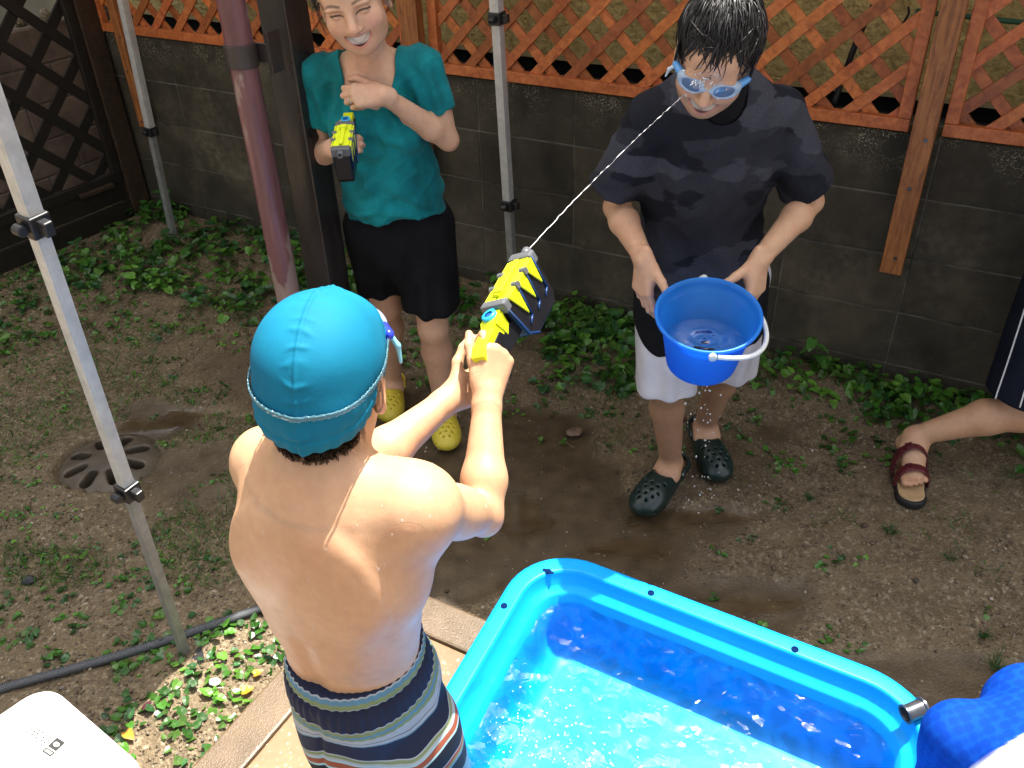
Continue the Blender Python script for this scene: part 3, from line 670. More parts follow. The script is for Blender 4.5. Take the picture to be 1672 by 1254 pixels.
def hand(s, w, F, N, side, sc=1.0, curl=(35, 40, 45, 50), c2=1.1, spread=4, thumb=((.5, .75, -.25), (.85, .45, -.2)), k=.006, palmk=.010):
    """w: wrist; F: fingers' direction; N: back of the hand; side 'R'/'L'. returns map to world"""
    F = unit(F); N = unit(np.asarray(N, float) - F * (np.asarray(N, float) @ F)); T = np.cross(N, F) if side == 'R' else np.cross(F, N)
    L = lambda f, t, n: w + sc * (F * f + T * t + N * n)
    g = Sdf(); M = np.stack([F, T, N], 1)
    g.cap(L(-.02, 0, 0), L(.018, 0, 0), .021 * sc, .023 * sc, .01, N, .72)
    for t, f in ((.026, .082), (.009, .086), (-.009, .082), (-.025, .073)): g.cap(L(.012, t * .55, 0), L(f, t, .002), .0155 * sc, .0120 * sc, .012)
    g.ell(L(.035, .022, -.010), A(.028, .016, .014) * sc, M, .014); g.ell(L(.04, -.022, -.008), A(.034, .012, .012) * sc, M, .014)
    LEN = ((.043, .026, .021), (.047, .030, .022), (.043, .028, .022), (.034, .021, .019)); KN = ((.086, .027), (.091, .009), (.087, -.009), (.077, -.026)); RR = (.0090, .0092, .0087, .0077)
    tips = []
    for i in range(4):
        fg = Sdf(); p = L(KN[i][0], KN[i][1], .001); a = 0; sp = math.radians((1.5 - i) * spread)
        cr = curl[i] if not isinstance(curl[i], (int, float)) else (curl[i], curl[i] * c2, curl[i] * .7)
        for j in range(3):
            a += math.radians(cr[j]); d = F * math.cos(a) * math.cos(sp) - N * math.sin(a) + T * math.sin(sp) * math.cos(a)
            q = p + d * LEN[i][j] * sc; fg.cap(p, q, RR[i] * sc * (1 - .07 * j), RR[i] * sc * (.95 - .09 * j), .004); p = q
        tips.append(p); g.grp(fg, k)
    p = L(.018, .022, -.010); tg = Sdf()
    for d, ln, r0, r1 in ((thumb[0], .046, .0145, .0115), (thumb[0] if len(thumb) < 3 else thumb[1], .034, .0112, .0100), (thumb[-1], .027, .0102, .0078)):
        dd = unit(d); q = p + sc * ln * (F * dd[0] + T * dd[1] + N * dd[2]); tg.cap(p, q, r0 * sc, r1 * sc, .005); p = q
    g.grp(tg, .010); tips.append(p)
    s.grp(g, palmk); return L, tips
def arm(s, sh, el, wr, sc=1.0, k=.02, fat=1.0):
    g = Sdf(); sh, el, wr = map(np.asarray, (sh, el, wr)); u = unit(el - sh); v = unit(wr - el)
    g.cap(sh, el, .045 * sc * fat, .033 * sc * fat, k); g.ell(el + unit(u - v) * .016 * sc, A(.020, .020, .020) * sc, None, .018); g.ell(sh + u * .05 * sc, A(.046, .046, .075) * sc * fat, rot_to(u), .02)
    g.ell(sh + (el - sh) * .55, A(.040, .043, .085) * sc * fat, rot_to(u), .02)
    m = el + (wr - el) * .28; g.cap(el, m, .0335 * sc * fat, .0395 * sc * fat, .015); g.cap(m, wr, .0385 * sc * fat, .0235 * sc, .015); g.cap(wr - v * .02, wr, .026 * sc, .0235 * sc, .01)
    s.grp(g, k)
def legp(s, hip, knee, ank, back, sc=1.0, k=.03, fat=1.0):
    hip, knee, ank = map(np.asarray, (hip, knee, ank)); back = unit(back); d = ank - knee
    s.cap(hip, knee, .080 * sc * fat, .052 * sc * fat, k); s.ell(knee - back * .010 * sc, A(.044, .044, .055) * sc, None, .02)
    c = knee + d * .30 + back * .016 * sc; s.cap(knee, c, .047 * sc * fat, .054 * sc * fat, .02); s.cap(c, ank + back * .004, .053 * sc * fat, .033 * sc, .02)
    s.cap(knee, ank, .045 * sc, .030 * sc, .015)
    side = unit(np.cross(back, d)); s.ell(ank + side * .026 * sc, (.012 * sc,) * 3, k=.014); s.ell(ank - side * .026 * sc, (.012 * sc,) * 3, k=.014)
def foot(s, ank, fw, sc=1.0):
    fw = unit(A(fw[0], fw[1], 0)); z = A(0, 0, 1); r = np.cross(fw, z); a = A(ank[0], ank[1], 0); b = ank[2]
    heel = a - fw * .045 * sc + z * (b - .062 * sc)
    s.ell(heel, A(.030, .034, .032) * sc, np.stack([r, fw, z], 1), .02); s.cap(ank, heel + fw * .03, .034 * sc, .030 * sc, .02)
    s.cap(ank + fw * .030 * sc - z * .030 * sc, a + fw * .12 * sc + z * (b - .075 * sc), .034 * sc, .020 * sc, .03, r, 1.45); s.cap(heel, a + fw * .115 * sc + z * (b - .078 * sc), .028 * sc, .018 * sc, .02, r, 1.5)
    for i in range(5):
        o = r * (.034 - .017 * i) * sc; L = (.165, .168, .16, .15, .138)[i]
        s.cap(a + o + fw * .11 * sc + z * (b - .078 * sc), a + o * 1.05 + fw * L * sc + z * (b - .082 * sc), (.0125 if i else .015) * sc, (.009 if i else .012) * sc, .006)
def flush(V, C, pts, col=(.60, .24, .16), r=.05, w=.4):
    for p in pts:
        a = w * sstep(r, 0, np.linalg.norm(V - p, axis=1))[:, None]; C[:] = C * (1 - a) + a * np.array(col)
def folds(V, pts, seed=0):
    """soft cloth folds radiating from given points"""
    d = np.zeros(len(V))
    for p, amp, r, dirv, fr in pts:
        q = V - p; dist = np.linalg.norm(q, axis=1); dv = unit(dirv); s_ = q @ dv
        ph = s_ * fr + 2.2 * vnoise(V * 9, seed); d += amp * np.sin(ph) * np.exp(-(dist / r) ** 2)
    return d
def clog(name, ank, fw, sc, m, mdark, parent, h=.0032):
    """foam clog with vent holes: body and heel strap"""
    fw = unit(A(fw[0], fw[1], 0)); z = A(0, 0, 1); r = np.cross(fw, z); M = np.stack([r, fw, z], 1); a = A(ank[0], ank[1], 0)
    P = lambda x, y, zz: a + (r * x + fw * y + z * zz) * sc
    s = Sdf()
    s.cap(P(0, -.045, .036), P(.0, .11, .036), .037 * sc, .050 * sc, .02, z, .80); s.ell(P(.004, .150, .040), A(.055, .060, .040) * sc, M, .03); s.ell(P(.004, .085, .058), A(.049, .085, .046) * sc, M, .03)
    s.plane(P(0, 0, .004), (0, 0, -1), .008 * sc)
    g = Sdf(); g.cap(P(0, -.052, .075), P(0, .035, .115), .030 * sc, .040 * sc, .01); g.cap(P(0, -.045, .055), P(0, .06, .055), .026 * sc, .036 * sc, .01, z, .7)
    s.grp(g, .010 * sc, True)
    for y, xs in ((.120, (-.022, 0, .022)), (.140, (-.034, -.011, .011, .034)), (.160, (-.024, 0, .024)), (.178, (-.012, .013)), (.100, (-.034, .034))):
        for x in xs: s.cap(P(x + .004, y, .062), P(x + .004, y, .14), .0046 * sc, k=.001, sub=True)
    for x in (-1, 1): s.cap(P(x * .040, .175, .035), P(x * .080, .190, .037), .0062 * sc, k=.002, sub=True)
    body = clay(name, s, h, m, parent, smooth=1)
    th = np.linspace(-1.75, 1.75, 22); b = MB()
    for w in (-1, 0, 1):
        pass
    Q = [P(.047 * math.sin(t), -.020 - .052 * math.cos(t) + (.02 if abs(t) > 1.4 else 0), .072 + .010 * math.cos(t)) for t in th]
    g = Sdf(); g.chain(Q, [.0072 * sc] * 22, .003, A(0, 0, 1), 1.9); g.cap(Q[0], Q[0] + z * .001, .011 * sc, k=.003); g.cap(Q[-1], Q[-1] + z * .001, .011 * sc, k=.003)
    clay('heel_strap', g, h, m, body, smooth=1)
    return body

fab_black = NT('black_cloth'); fab_black.set(color=fab_black.ramp(fab_black.tex(12), [(.3, (.004, .004, .005)), (.7, (.009, .009, .011))]), rough=.85, spec=.15); fab_black.bump(fab_black.tex(500, detail=2), .2, .001)

# ================================================================== WOMAN in the teal shirt
def woman():
    root = empty('person', gnd(690, 680), 'laughing woman in a wet teal t-shirt and black shorts, one hand at her chest', 'person')
    hipc = at(655, 385, 2.70); hipc[2] = .86
    F = unit(A(.02, -1, 0)); R_ = A(-1, 0, 0)                 # her right is image-left
    ankR = A(-.475, 2.92, .09); ankL = A(-.262, 2.735, .085)
    kneeR = A(-.445, 2.80, .49); kneeL = A(-.268, 2.66, .48)
    hR, hL = hipc + A(-.085, 0, -.01), hipc + A(.085, -.01, -.01)
    chest = A(-.372, 2.60, 1.235); neckb = A(-.366, 2.565, 1.405)
    shR, shL = A(-.508, 2.60, 1.375), A(-.222, 2.58, 1.385)
    elR, wrR = A(-.560, 2.66, 1.115), A(-.492, 2.475, 1.195)
    elL, wrL = A(-.165, 2.575, 1.175), A(-.322, 2.435, 1.352)
    hc = at(576, -3, 2.47); hf = unit(A(.02, -.96, -.20)); up0 = unit(A(-.20, 0, 1)); HM = basis(hf, up0); hs = 1.10
    s = Sdf()
    s.cap(hipc + A(0, .01, .0), hipc + A(.005, -.02, .14), .125, .105, .03, A(0, 1, 0), .72)
    s.cap(hipc + A(.005, -.02, .14), chest, .105, .118, .03, A(0, 1, 0), .72); s.cap(chest, neckb - A(0, 0, .06), .120, .105, .03, A(0, 1, 0), .68)
    for x in (-1, 1): s.ell(chest + A(x * .058, -.068, -.005), (.056, .052, .058), None, .035)
    s.cap(shR, shL, .045, .045, .04); s.cap(neckb - A(0, -.01, .03), hc + HM @ A(0, -.02, -.07), .052, .050, .03)
    legp(s, hR, kneeR, ankR, (0, 1, 0)); legp(s, hL, kneeL, ankL, (0, 1, 0))
    foot(s, ankR, (.0, -1), .92); foot(s, ankL, (.12, -1), .92)
    arm(s, shR, elR, wrR, .92); arm(s, shL, elL, wrL, .92)
    # left hand: curled at the chest, back of the hand to the camera
    hL_, tl = hand(s, wrL, A(-.96, -.10, .02), A(-.12, -.86, .45), 'L', .90, curl=((42, 62, 40), (48, 62, 40), (52, 60, 40), (55, 58, 40)), thumb=((.75, .5, -.45), (.8, .1, -.6)))
    _, tr = hand(s, wrR, A(.62, -.72, .30), A(-.75, -.55, .30), 'R', .90, curl=((60, 75, 50), (62, 75, 50), (64, 75, 50), (66, 75, 50)), thumb=((.75, .6, .15), (.95, .25, -.15)))
    head(s, hc, HM, hs, 'smile', True, True)
    def col(V):
        C = np.tile(SK_W, (len(V), 1)); flush(V, C, [elR, elL, kneeR, kneeL], w=.35); flush(V, C, tl + tr, r=.018, w=.25)
        flush(V, C, [neckb + A(0, -.05, -.03)], r=.12, w=.12)
        near = np.linalg.norm(V - hc, axis=1) < .15; C[near] = face_paint(V[near], C[near], hc, HM, hs, 'smile'); return C
    hb = .14
    clay('body', s, .0052, skin_mat('woman_skin', 0, .42), root, col=col, fine=[(hc - hb, hc + hb, .0014), (wrL + A(-.17, -.10, -.09), wrL + A(.03, .07, .09), .0022), (wrR + A(-.06, -.16, -.09), wrR + A(.14, .05, .09), .0022)])
    # shirt
    hem = A(-.36, 2.60, .935)
    g = Sdf(); g.cap(A(-.352, 2.655, .90), A(-.356, 2.64, 1.02), .158, .148, .03, A(0, 1, 0), .72); g.cap(A(-.356, 2.64, 1.02), chest + A(0, .01, -.02), .142, .136, .04, A(0, 1, 0), .76); g.cap(chest, neckb - A(0, -.01, .075), .138, .122, .03, A(0, 1, 0), .70)
    for x in (-1, 1): g.ell(chest + A(x * .058, -.070, -.005), (.062, .056, .066), None, .05)
    g.cap(shR, shL, .050, .050, .04); g.cap(neckb - A(.07, 0, .02), neckb - A(-.07, 0, .02), .055, .055, .03)
    uR, uL = unit(elR - shR), unit(elL - shL)
    for sh_, u_, ln in ((shR, uR, .155), (shL, uL, .130)):
        sg = Sdf(); sg.cap(sh_, sh_ + u_ * .19, .052, .054, .02); sg.plane(sh_ + u_ * ln, u_, .004); g.grp(sg, .03)
    g.plane((-.36, 2.52, .925), (.06, -.06, -1), .006)
    # scoop neck opening
    nk = Sdf(); nk.cap(neckb + A(-.005, -.10, -.065), neckb + A(0, .02, .07), .062, .086, .01); nk.cap(neckb + A(-.01, -.12, -.11), neckb + A(-.005, -.09, -.05), .036, .062, .02); g.grp(nk, .006, True)
    b2 = Sdf(); b2.cap(neckb - A(0, -.02, .1), neckb, .075, .05, .02)
    def disp(V):
        z = V[:, 2]; d = .006 * vnoise(V * A(14, 14, 5), 4) + .0026 * vnoise(V * A(40, 40, 14), 5)
        lowz = sstep(1.10, .95, z); d += lowz * (.006 * np.sin(z * 75 + 3.5 * vnoise(V * A(8, 8, 3), 6) + 2 * (V[:, 0] + .36) * 6) + .007 * vnoise(V * A(10, 10, 18), 8))
        d += folds(V, [(shL + A(-.03, -.05, -.08), .008, .09, A(1, .2, .35), 130), (shR + A(.03, -.05, -.08), .008, .09, A(1, -.2, -.35), 130), (neckb + A(0, -.08, -.2), .005, .10, A(.5, 0, 1), 95), (A(-.28, 2.5, 1.0), .009, .13, A(.55, 0, 1), 85), (A(-.45, 2.5, 1.03), .008, .12, A(-.6, 0, 1), 90)], 9)
        d += .0055 * ridges(V, np.array([[14, 4, 0], [0, 10, 0], [6, 0, 4.0]]), 91, 4) + .0035 * ridges(V, np.array([[9, 0, 12], [0, 9, 0], [-14, 0, 6.0]]), 92, 5) - .003
        hd = -((V - A(-.36, 2.52, .925)) @ unit(A(.06, -.06, -1))); d -= .0016 * np.exp(-((hd - .018) / .0022) ** 2)
        for sh_, u_, ln in ((shR, uR, .155), (shL, uL, .130)): q_ = ln - (V - sh_) @ u_; nr_ = np.linalg.norm((V - sh_) - np.outer((V - sh_) @ u_, u_), axis=1) < .09; d -= .0016 * np.exp(-((q_ - .016) / .0022) ** 2) * nr_
        return d - .001
    tm = NT('teal_jersey'); _f = tm.tex(7, detail=6, rough=.65)
    tm.set(color=tm.ramp(_f, [(.32, (.001, .092, .104)), (.5, (.002, .162, .178)), (.68, (.005, .25, .27))]), rough=.78, spec=.2, sheen=.05); tm.bump(tm.tex(60, detail=5), .22, .004, tm.bump(tm.tex(700, detail=1), .12, .0008))
    clay('t_shirt', g, .0042, tm.m, root, disp=disp, smooth=1)
    # shorts
    q = Sdf(); q.cap(hipc + A(0, .0, .10), hipc + A(0, 0, -.06), .140, .158, .03, A(0, 1, 0), .78)
    for hp, kn, hz in ((hR, kneeR, .575), (hL, kneeL, .565)):
        lg_ = Sdf(); d = unit(kn - hp); lg_.cap(hp, kn + A(0, 0, .04), .100, .098, .03); lg_.plane((0, 2.6, hz), (0, .06, -1), .006); q.grp(lg_, .03)
    def disp2(V): return .006 * np.sin((V[:, 0] + .36) * 90 + 3 * vnoise(V * A(6, 6, 2), 3)) * sstep(.85, .62, V[:, 2]) + .006 * vnoise(V * A(12, 12, 5), 2)
    clay('shorts', q, .006, fab_black.m, root, disp=disp2)
    # hair: pulled back, parted, mostly above the picture
    hm = plain('woman_hair', (.012, .009, .008), .38, var=.4, scale=80)
    hs_ = Sdf(); hs_.ell(hc + HM @ A(0, -.026, .040), (.090, .100, .102), HM, .01); hs_.ell(hc + HM @ A(0, -.11, .0), (.055, .045, .055), HM, .04)
    cut = Sdf(); cut.ell(hc + HM @ A(0, .085, -.012), (.074, .075, .084), HM, .01); cut.cap(hc + HM @ A(0, 0, -.2), hc + HM @ A(0, .03, -.12), .09, .08, .01); hs_.grp(cut, .006, True)
    def hdisp(V):
        P = (V - hc) @ HM; return .0022 * np.sin(np.arctan2(P[:, 0], P[:, 2] + .05) * 60 + 2 * vnoise(P * 30, 2))
    hr = clay('hair', hs_, .0035, hm, root, disp=hdisp)
    for x in (-1, 1):
        sb = MB()
        for k in range(22):
            p = A(x * RNG.uniform(.066, .080), RNG.uniform(.0, .045), RNG.uniform(.02, .06)); e = p + A(x * RNG.uniform(.002, .016), RNG.uniform(-.01, .02), -RNG.uniform(.03, .085))
            P = spline([p, (p + e) / 2 + A(x * .008, .004, .004), e], 7); sb.tube(np.array([hc + HM @ (q_ * hs) for q_ in P]), np.linspace(.0012, .0004, 7), 4, False)
        sb.build('loose_strand', hm, hr, smooth=True)
    # wedding ring on the curled ring finger
    rF = unit(A(-.96, -.10, .02)); rN = unit(A(-.12, -.86, .45) - rF * (A(-.12, -.86, .45) @ rF)); rd = rF * math.cos(math.radians(52)) - rN * math.sin(math.radians(52))
    b = MB(); b.lathe([(.0088, -.0014), (.0098, -.0014), (.0098, .0014), (.0088, .0014), (.0088, -.0014)], 24, hL_(.087, -.009, .001) + rd * .016, rot_to(rd)); b.build('ring', plain('silver_ring', (.7, .68, .62), .2, metal=1.0), root, smooth=True)
    ym, bm = plain('yellow_foam', (.66, .52, .05), .45, var=.06), None
    clog('clog', A(ankR[0], ankR[1], 0), (.0, -1), .93, ym, ym, root); clog('clog', A(ankL[0], ankL[1], 0), (.12, -1), .93, ym, ym, root)
    return dict(wrR=wrR, tips=tr, root=root, wrL=wrL)
W_ = woman()

# ================================================================== MAN with the goggles
def man():
    root = empty('person', gnd(1125, 780), 'man in blue swim goggles and dark camouflage shirt holding a bucket, squirted in the face', 'person')
    ankR = A(.535, 2.335, .105); ankL = A(.690, 2.53, .11)
    kneeR = A(.486, 2.29, .455); kneeL = A(.705, 2.42, .43)
    hipc = A(.575, 2.33, .83); hR, hL = hipc + A(-.095, 0, -.02), hipc + A(.095, .01, -.02)
    chest = A(.527, 2.23, 1.20); neckb = A(.522, 2.15, 1.415)
    shR, shL = A(.362, 2.17, 1.345), A(.700, 2.20, 1.340)
    elR, wrR = A(.300, 2.245, 1.085), A(.347, 2.02, 1.035)
    elL, wrL = A(.815, 2.215, 1.095), A(.632, 2.00, 1.035)
    hc = at(1168, 92, 2.02); HM = basis(A(-.30, -.84, -.44), unit(A(.14, -.15, 1))); hs = 1.04
    s = Sdf()
    s.cap(hipc, hipc + A(-.02, -.03, .15), .135, .120, .03, A(0, 1, 0), .74); s.cap(hipc + A(-.02, -.03, .15), chest, .122, .142, .03, A(0, 1, 0), .74); s.cap(chest, neckb - A(0, -.02, .08), .145, .125, .03, A(0, 1, 0), .68)
    s.cap(shR, shL, .052, .052, .04); s.cap(neckb - A(0, -.02, .04), hc + HM @ A(0, -.03, -.07), .060, .056, .03)
    legp(s, hR, kneeR, ankR, (.0, 1, 0), 1.02); legp(s, hL, kneeL, ankL, (.2, 1, 0), 1.02)
    foot(s, ankR, (-.60, -.80), 1.0); foot(s, ankL, (.12, -.99), 1.0)
    arm(s, shR, elR, wrR, 1.0); arm(s, shL, elL, wrL, 1.0)
    _, tR = hand(s, wrR, A(-.02, -.20, -.97), A(-.80, -.52, .05), 'R', .98, curl=((16, 24, 14), (20, 30, 20), (26, 34, 22), (30, 34, 22)), spread=5, thumb=((.62, .76, .0), (.72, .70, .05), (.80, .55, -.1)))
    _, tL = hand(s, wrL, A(-.10, -.32, -.94), A(.62, -.72, .15), 'L', .98, curl=((20, 30, 20), (24, 34, 24), (28, 36, 24), (30, 36, 24)), spread=5, thumb=((.55, .75, -.30), (.78, .55, -.30)))
    L = head(s, hc, HM, hs, 'smile', False, True)
    def col(V):
        C = np.tile(SK_M, (len(V), 1)); flush(V, C, [elR, elL], w=.3); flush(V, C, [kneeR + A(0, -.045, 0), kneeL + A(0, -.045, 0)], col=(.34, .17, .11), r=.055, w=.45); flush(V, C, tR + tL, r=.018, w=.4)
        leg = sstep(.60, .45, V[:, 2])[:, None]; C = C * (1 - .33 * leg * sstep(.10, .16, V[:, 2])[:, None])   # browner, hairier shins
        near = np.linalg.norm(V - hc, axis=1) < .155; C[near] = face_paint(V[near], C[near], hc, HM, hs, 'smile', closed=False, brow=tuple(SK_M * .8))
        P = ((V - hc) @ HM) / hs; a = near * .18 * ((P[:, 1] > .03) & (P[:, 2] < -.05)) ; C = C * (1 - a[:, None]) + a[:, None] * A(.15, .12, .11)
        return C
    hb = .15
    clay('body', s, .0052, skin_mat('man_skin', .10, .42), root, col=col, fine=[(hc - hb, hc + hb, .0016), (wrR + A(-.09, -.14, -.21), wrR + A(.10, .07, .03), .0024), (wrL + A(-.13, -.16, -.21), wrL + A(.09, .07, .03), .0024)])
    # camouflage shirt
    g = Sdf(); g.cap(A(.560, 2.32, .74), A(.548, 2.29, .95), .176, .166, .03, A(0, 1, 0), .74); g.cap(A(.548, 2.29, .95), chest, .164, .172, .04, A(0, 1, 0), .70); g.cap(chest, neckb - A(0, -.015, .075), .172, .145, .04, A(0, 1, 0), .66)
    g.cap(shR + A(.02, 0, 0), shL - A(.02, 0, 0), .066, .066, .05); g.cap(neckb - A(.06, -.02, .03), neckb - A(-.06, -.02, .03), .062, .062, .03)
    uR, uL = unit(elR - shR), unit(elL - shL)
    for sh_, u_, ln, ra in ((shR, unit(uR + A(-.10, 0, 0)), .225, .071), (shL, unit(uL + A(.03, 0, 0)), .235, .073)):
        sg = Sdf(); sg.cap(sh_, sh_ + u_ * .28, .060, ra, .02, A(0, 1, 0), .92); sg.plane(sh_ + u_ * ln, u_, .004); g.grp(sg, .028)
    g.plane((0, 0, .735), (.03, .0, -1), .006)
    nk = Sdf(); nk.cap(neckb + A(0, -.038, -.01), neckb + A(-.01, -.02, .10), .058, .070, .01); g.grp(nk, .006, True)
    def disp(V):
        d = .006 * vnoise(V * A(9, 9, 3.5), 14) + .002 * vnoise(V * A(36, 36, 12), 15)
        d += folds(V, [(shR + A(.06, -.06, -.14), .006, .10, A(1, 0, .25), 80), (shL + A(-.06, -.06, -.14), .006, .10, A(1, 0, -.25), 80), (A(.55, 2.18, .95), .008, .2, A(.9, 0, .35), 42), (elL + A(-.01, 0, .1), .005, .09, A(.4, 0, 1), 100), (elR + A(.0, 0, .1), .005, .09, A(-.4, 0, 1), 100)], 16)
        d += .010 * np.sin((V[:, 0] - .55) * 46 + 2.5 * vnoise(V * A(5, 5, 2), 18)) * sstep(1.05, .78, V[:, 2]); d += .007 * ridges(V, np.array([[11, 3, 0], [0, 8, 0], [5, 0, 3.0]]), 93, 4) + .004 * ridges(V, np.array([[8, 0, 10], [0, 8, 0], [-12, 0, 5.0]]), 94, 5) - .004
        for sh_, u_, ln in ((shR, unit(uR + A(-.10, 0, 0)), .225), (shL, unit(uL + A(.03, 0, 0)), .235)): q_ = ln - (V - sh_) @ u_; nr_ = np.linalg.norm((V - sh_) - np.outer((V - sh_) @ u_, u_), axis=1) < .11; d -= .0018 * np.exp(-((q_ - .020) / .0024) ** 2) * nr_
        return d
    cm_ = NT('camo_mesh'); _n = cm_.tex(5.5, detail=5, rough=.45, stretch=(.75, .75, 1.5)); _n2 = cm_.tex(7, detail=5, rough=.45, stretch=(.7, .7, 1.7))
    _c = cm_.ramp(_n, [(.47, (.0095, .0105, .0155)), (.485, (.026, .027, .036))]); _c = cm_.mix(cm_.ramp(_n2, [(.56, (0, 0, 0)), (.575, (1, 1, 1))]), _c, (.046, .047, .060))
    _vo = cm_.n('TexVoronoi'); _vo.inputs['Scale'].default_value = 240; _vo.inputs['Randomness'].default_value = .7; cm_.l(cm_.n('TexCoord').outputs['Object'], _vo.inputs['Vector'])
    cm_.set(color=cm_.mix(cm_.ramp(_vo.outputs['Distance'], [(.25, (.35, .35, .35)), (.5, (0, 0, 0))]), _c, (.003, .003, .005)), rough=.8, spec=.16); cm_.bump(_vo.outputs['Distance'], .12, .001, cm_.bump(cm_.tex(30, detail=3), .18, .004))
    clay('camo_t_shirt', g, .0048, cm_.m, root, disp=disp)
    c_ = Sdf(); c_.cap(neckb + A(0, -.005, -.03), neckb + A(-.01, -.03, .048), .072, .066, .01); cc = Sdf(); cc.cap(neckb + A(-.004, -.030, .012), neckb + A(-.014, -.06, .12), .050, .062, .01); c_.grp(cc, .004, True)
    clay('undershirt_collar', c_, .004, fab_black.m, root)
    # black tail over white shorts
    q = Sdf(); q.cap(hipc + A(-.01, -.01, .05), hipc + A(-.01, -.01, -.12), .158, .170, .03, A(0, 1, 0), .80)
    for hp, kn in ((hR, kneeR), (hL, kneeL)): q.cap(hp, hp + (kn - hp) * .42, .108, .112, .04)
    q.plane((.59, 2.2, .600), (.0, -.20, -1), .005); q.plane((.36, 2.3, .70), (-1, 0, -.45), .02)
    clay('black_tunic_hem', q, .006, fab_black.m, root, disp=lambda V: .006 * vnoise(V * A(9, 9, 4), 22))
    wmt = NT('white_wet_cloth'); wmt.set(color=wmt.ramp(wmt.tex(8, detail=5), [(.3, (.44, .43, .48)), (.7, (.66, .65, .68))]), rough=.5, sss=.05); wmt.bump(wmt.tex(26, detail=4, stretch=(1.5, 1.5, .5)), .3, .005)
    q = Sdf(); q.cap(hipc + A(0, 0, .0), hipc + A(0, 0, -.10), .155, .165, .03, A(0, 1, 0), .78)
    for hp, kn, hz in ((hR, kneeR, .452), (hL, kneeL, .425)):
        lg_ = Sdf(); lg_.cap(hp, kn + A(0, 0, -.03), .106, .096, .03); lg_.plane((0, 2.3, hz), (0, -.05, -1), .005); q.grp(lg_, .012)
    clay('white_shorts', q, .005, wmt.m, root, disp=lambda V: .0055 * np.sin((V[:, 0]) * 80 + 3.5 * vnoise(V * A(6, 6, 3), 3)) * sstep(.72, .5, V[:, 2]) + .004 * vnoise(V * A(16, 16, 7), 21))
    # hair
    hm = NT('wet_black_hair'); hm.set(color=hm.ramp(hm.tex(60), [(.3, (.006, .005, .005)), (.7, (.016, .013, .011))]), rough=.46, spec=.4)
    hs_ = Sdf(); hs_.ell(hc + HM @ (A(0, -.018, .040) * hs), A(.086, .106, .100) * hs, HM, .01); hs_.ell(hc + HM @ (A(0, -.07, -.03) * hs), A(.066, .045, .055) * hs, HM, .03)
    cut = Sdf(); cut.ell(hc + HM @ (A(0, .108, -.004) * hs), A(.082, .080, .066) * hs, HM, .01); cut.ell(hc + HM @ (A(0, .03, -.085) * hs), A(.12, .085, .065) * hs, HM, .01); hs_.grp(cut, .008, True)
    hr = clay('hair', hs_, .004, hm.m, root, disp=lambda V: .003 * vnoise(V * 60, 3) + .002 * vnoise(V * 150, 4))
    sb = MB(); wh = unit(A(.15, -.55, .83))                      # whorl on the crown
    R3 = A(.088, .108, .102) * hs
    for k in range(1500):
        d = unit(RNG.normal(size=3)); 
        if d[2] < -.25: continue
        if d[1] > .30 and d[2] < .30: continue
        if abs(d[0]) > .35 and d[1] > .25 and d[2] < .22: continue
        if abs(d[0]) > .62 and d[2] < .16 and d[1] > -.35: continue
        fl = d - wh * (d @ wh); nf = np.linalg.norm(fl)
        fl = fl / nf if nf > .05 else unit(RNG.normal(size=3)); fl = unit(fl + RNG.normal(size=3) * .15 + A(.10 * math.sin(d[0] * 9), .35, -.1))
        n = 7; pts = []; p = d.copy(); ln = RNG.uniform(.30, .75); lift = RNG.uniform(.0, .07)
        fringe = d[1] > .25
        for i in range(n):
            t = i / (n - 1); pts.append(A(0, -.018, .040) * hs + p * R3 * (1.0 + lift * math.sin(t * 2.2) + (.04 * t * t if fringe else 0)))
            fl = unit(fl - p * (fl @ p) + A(0, 0, -.08) + RNG.normal(size=3) * .10); p = unit(p + fl * ln / (n - 1))
        sb.tube(np.array([hc + HM @ x for x in spline(pts, 9)]), np.linspace(.0021, .0005, 9) * RNG.uniform(.6, 1.3), 4, False)
    for k in range(80):                                          # wet fringe locks on the forehead
        x = RNG.uniform(-.062, .062); p = A(x, .074 - abs(x) * .45, .098 - abs(x) * .25) * hs; e = A(x + RNG.uniform(-.02, .02), .098 - abs(x) * .55 + RNG.uniform(0, .008), RNG.uniform(.026, .056) + abs(x) * .12) * hs
        P = spline([p, (p + e) / 2 + A(RNG.uniform(-.006, .006), .010, .004), e, e + A(RNG.uniform(-.008, .008), .001, -RNG.uniform(.003, .014))], 9); sb.tube(np.array([hc + HM @ q_ for q_ in P]), np.linspace(.0030, .0005, 9) * RNG.uniform(.5, 1.1), 4, False)
    for x in (-1, 1):
        for k in range(40):                                      # sideburns
            p = A(x * .080, RNG.uniform(.0, .045), RNG.uniform(.02, .06)) * hs; e = p + A(x * -.002, .004 + RNG.uniform(-.004, .008), -RNG.uniform(.02, .055)); sb.tube(np.array([hc + HM @ q_ for q_ in spline([p, (p + e) / 2 + A(x * .003, 0, 0), e], 6)]), np.linspace(.002, .0005, 6), 4, False)
    sb.build('wet_locks', hm.m, hr, smooth=True)
    # goggles
    goggles(root, hc, HM, hs, (.10, .30, .62), (.50, .66, .84), strap=(.55, .62, .68), lens_dark=(.09, .16, .29))
    dk = plain('dark_green_foam', (.012, .026, .022), .28, var=.2)
    clog('clog', A(ankR[0], ankR[1], 0), (-.60, -.80), 1.06, dk, dk, root); clog('clog', A(ankL[0], ankL[1], 0), (.12, -.99), 1.06, dk, dk, root)
    return dict(root=root, wrL=wrL, hc=hc, HM=HM)
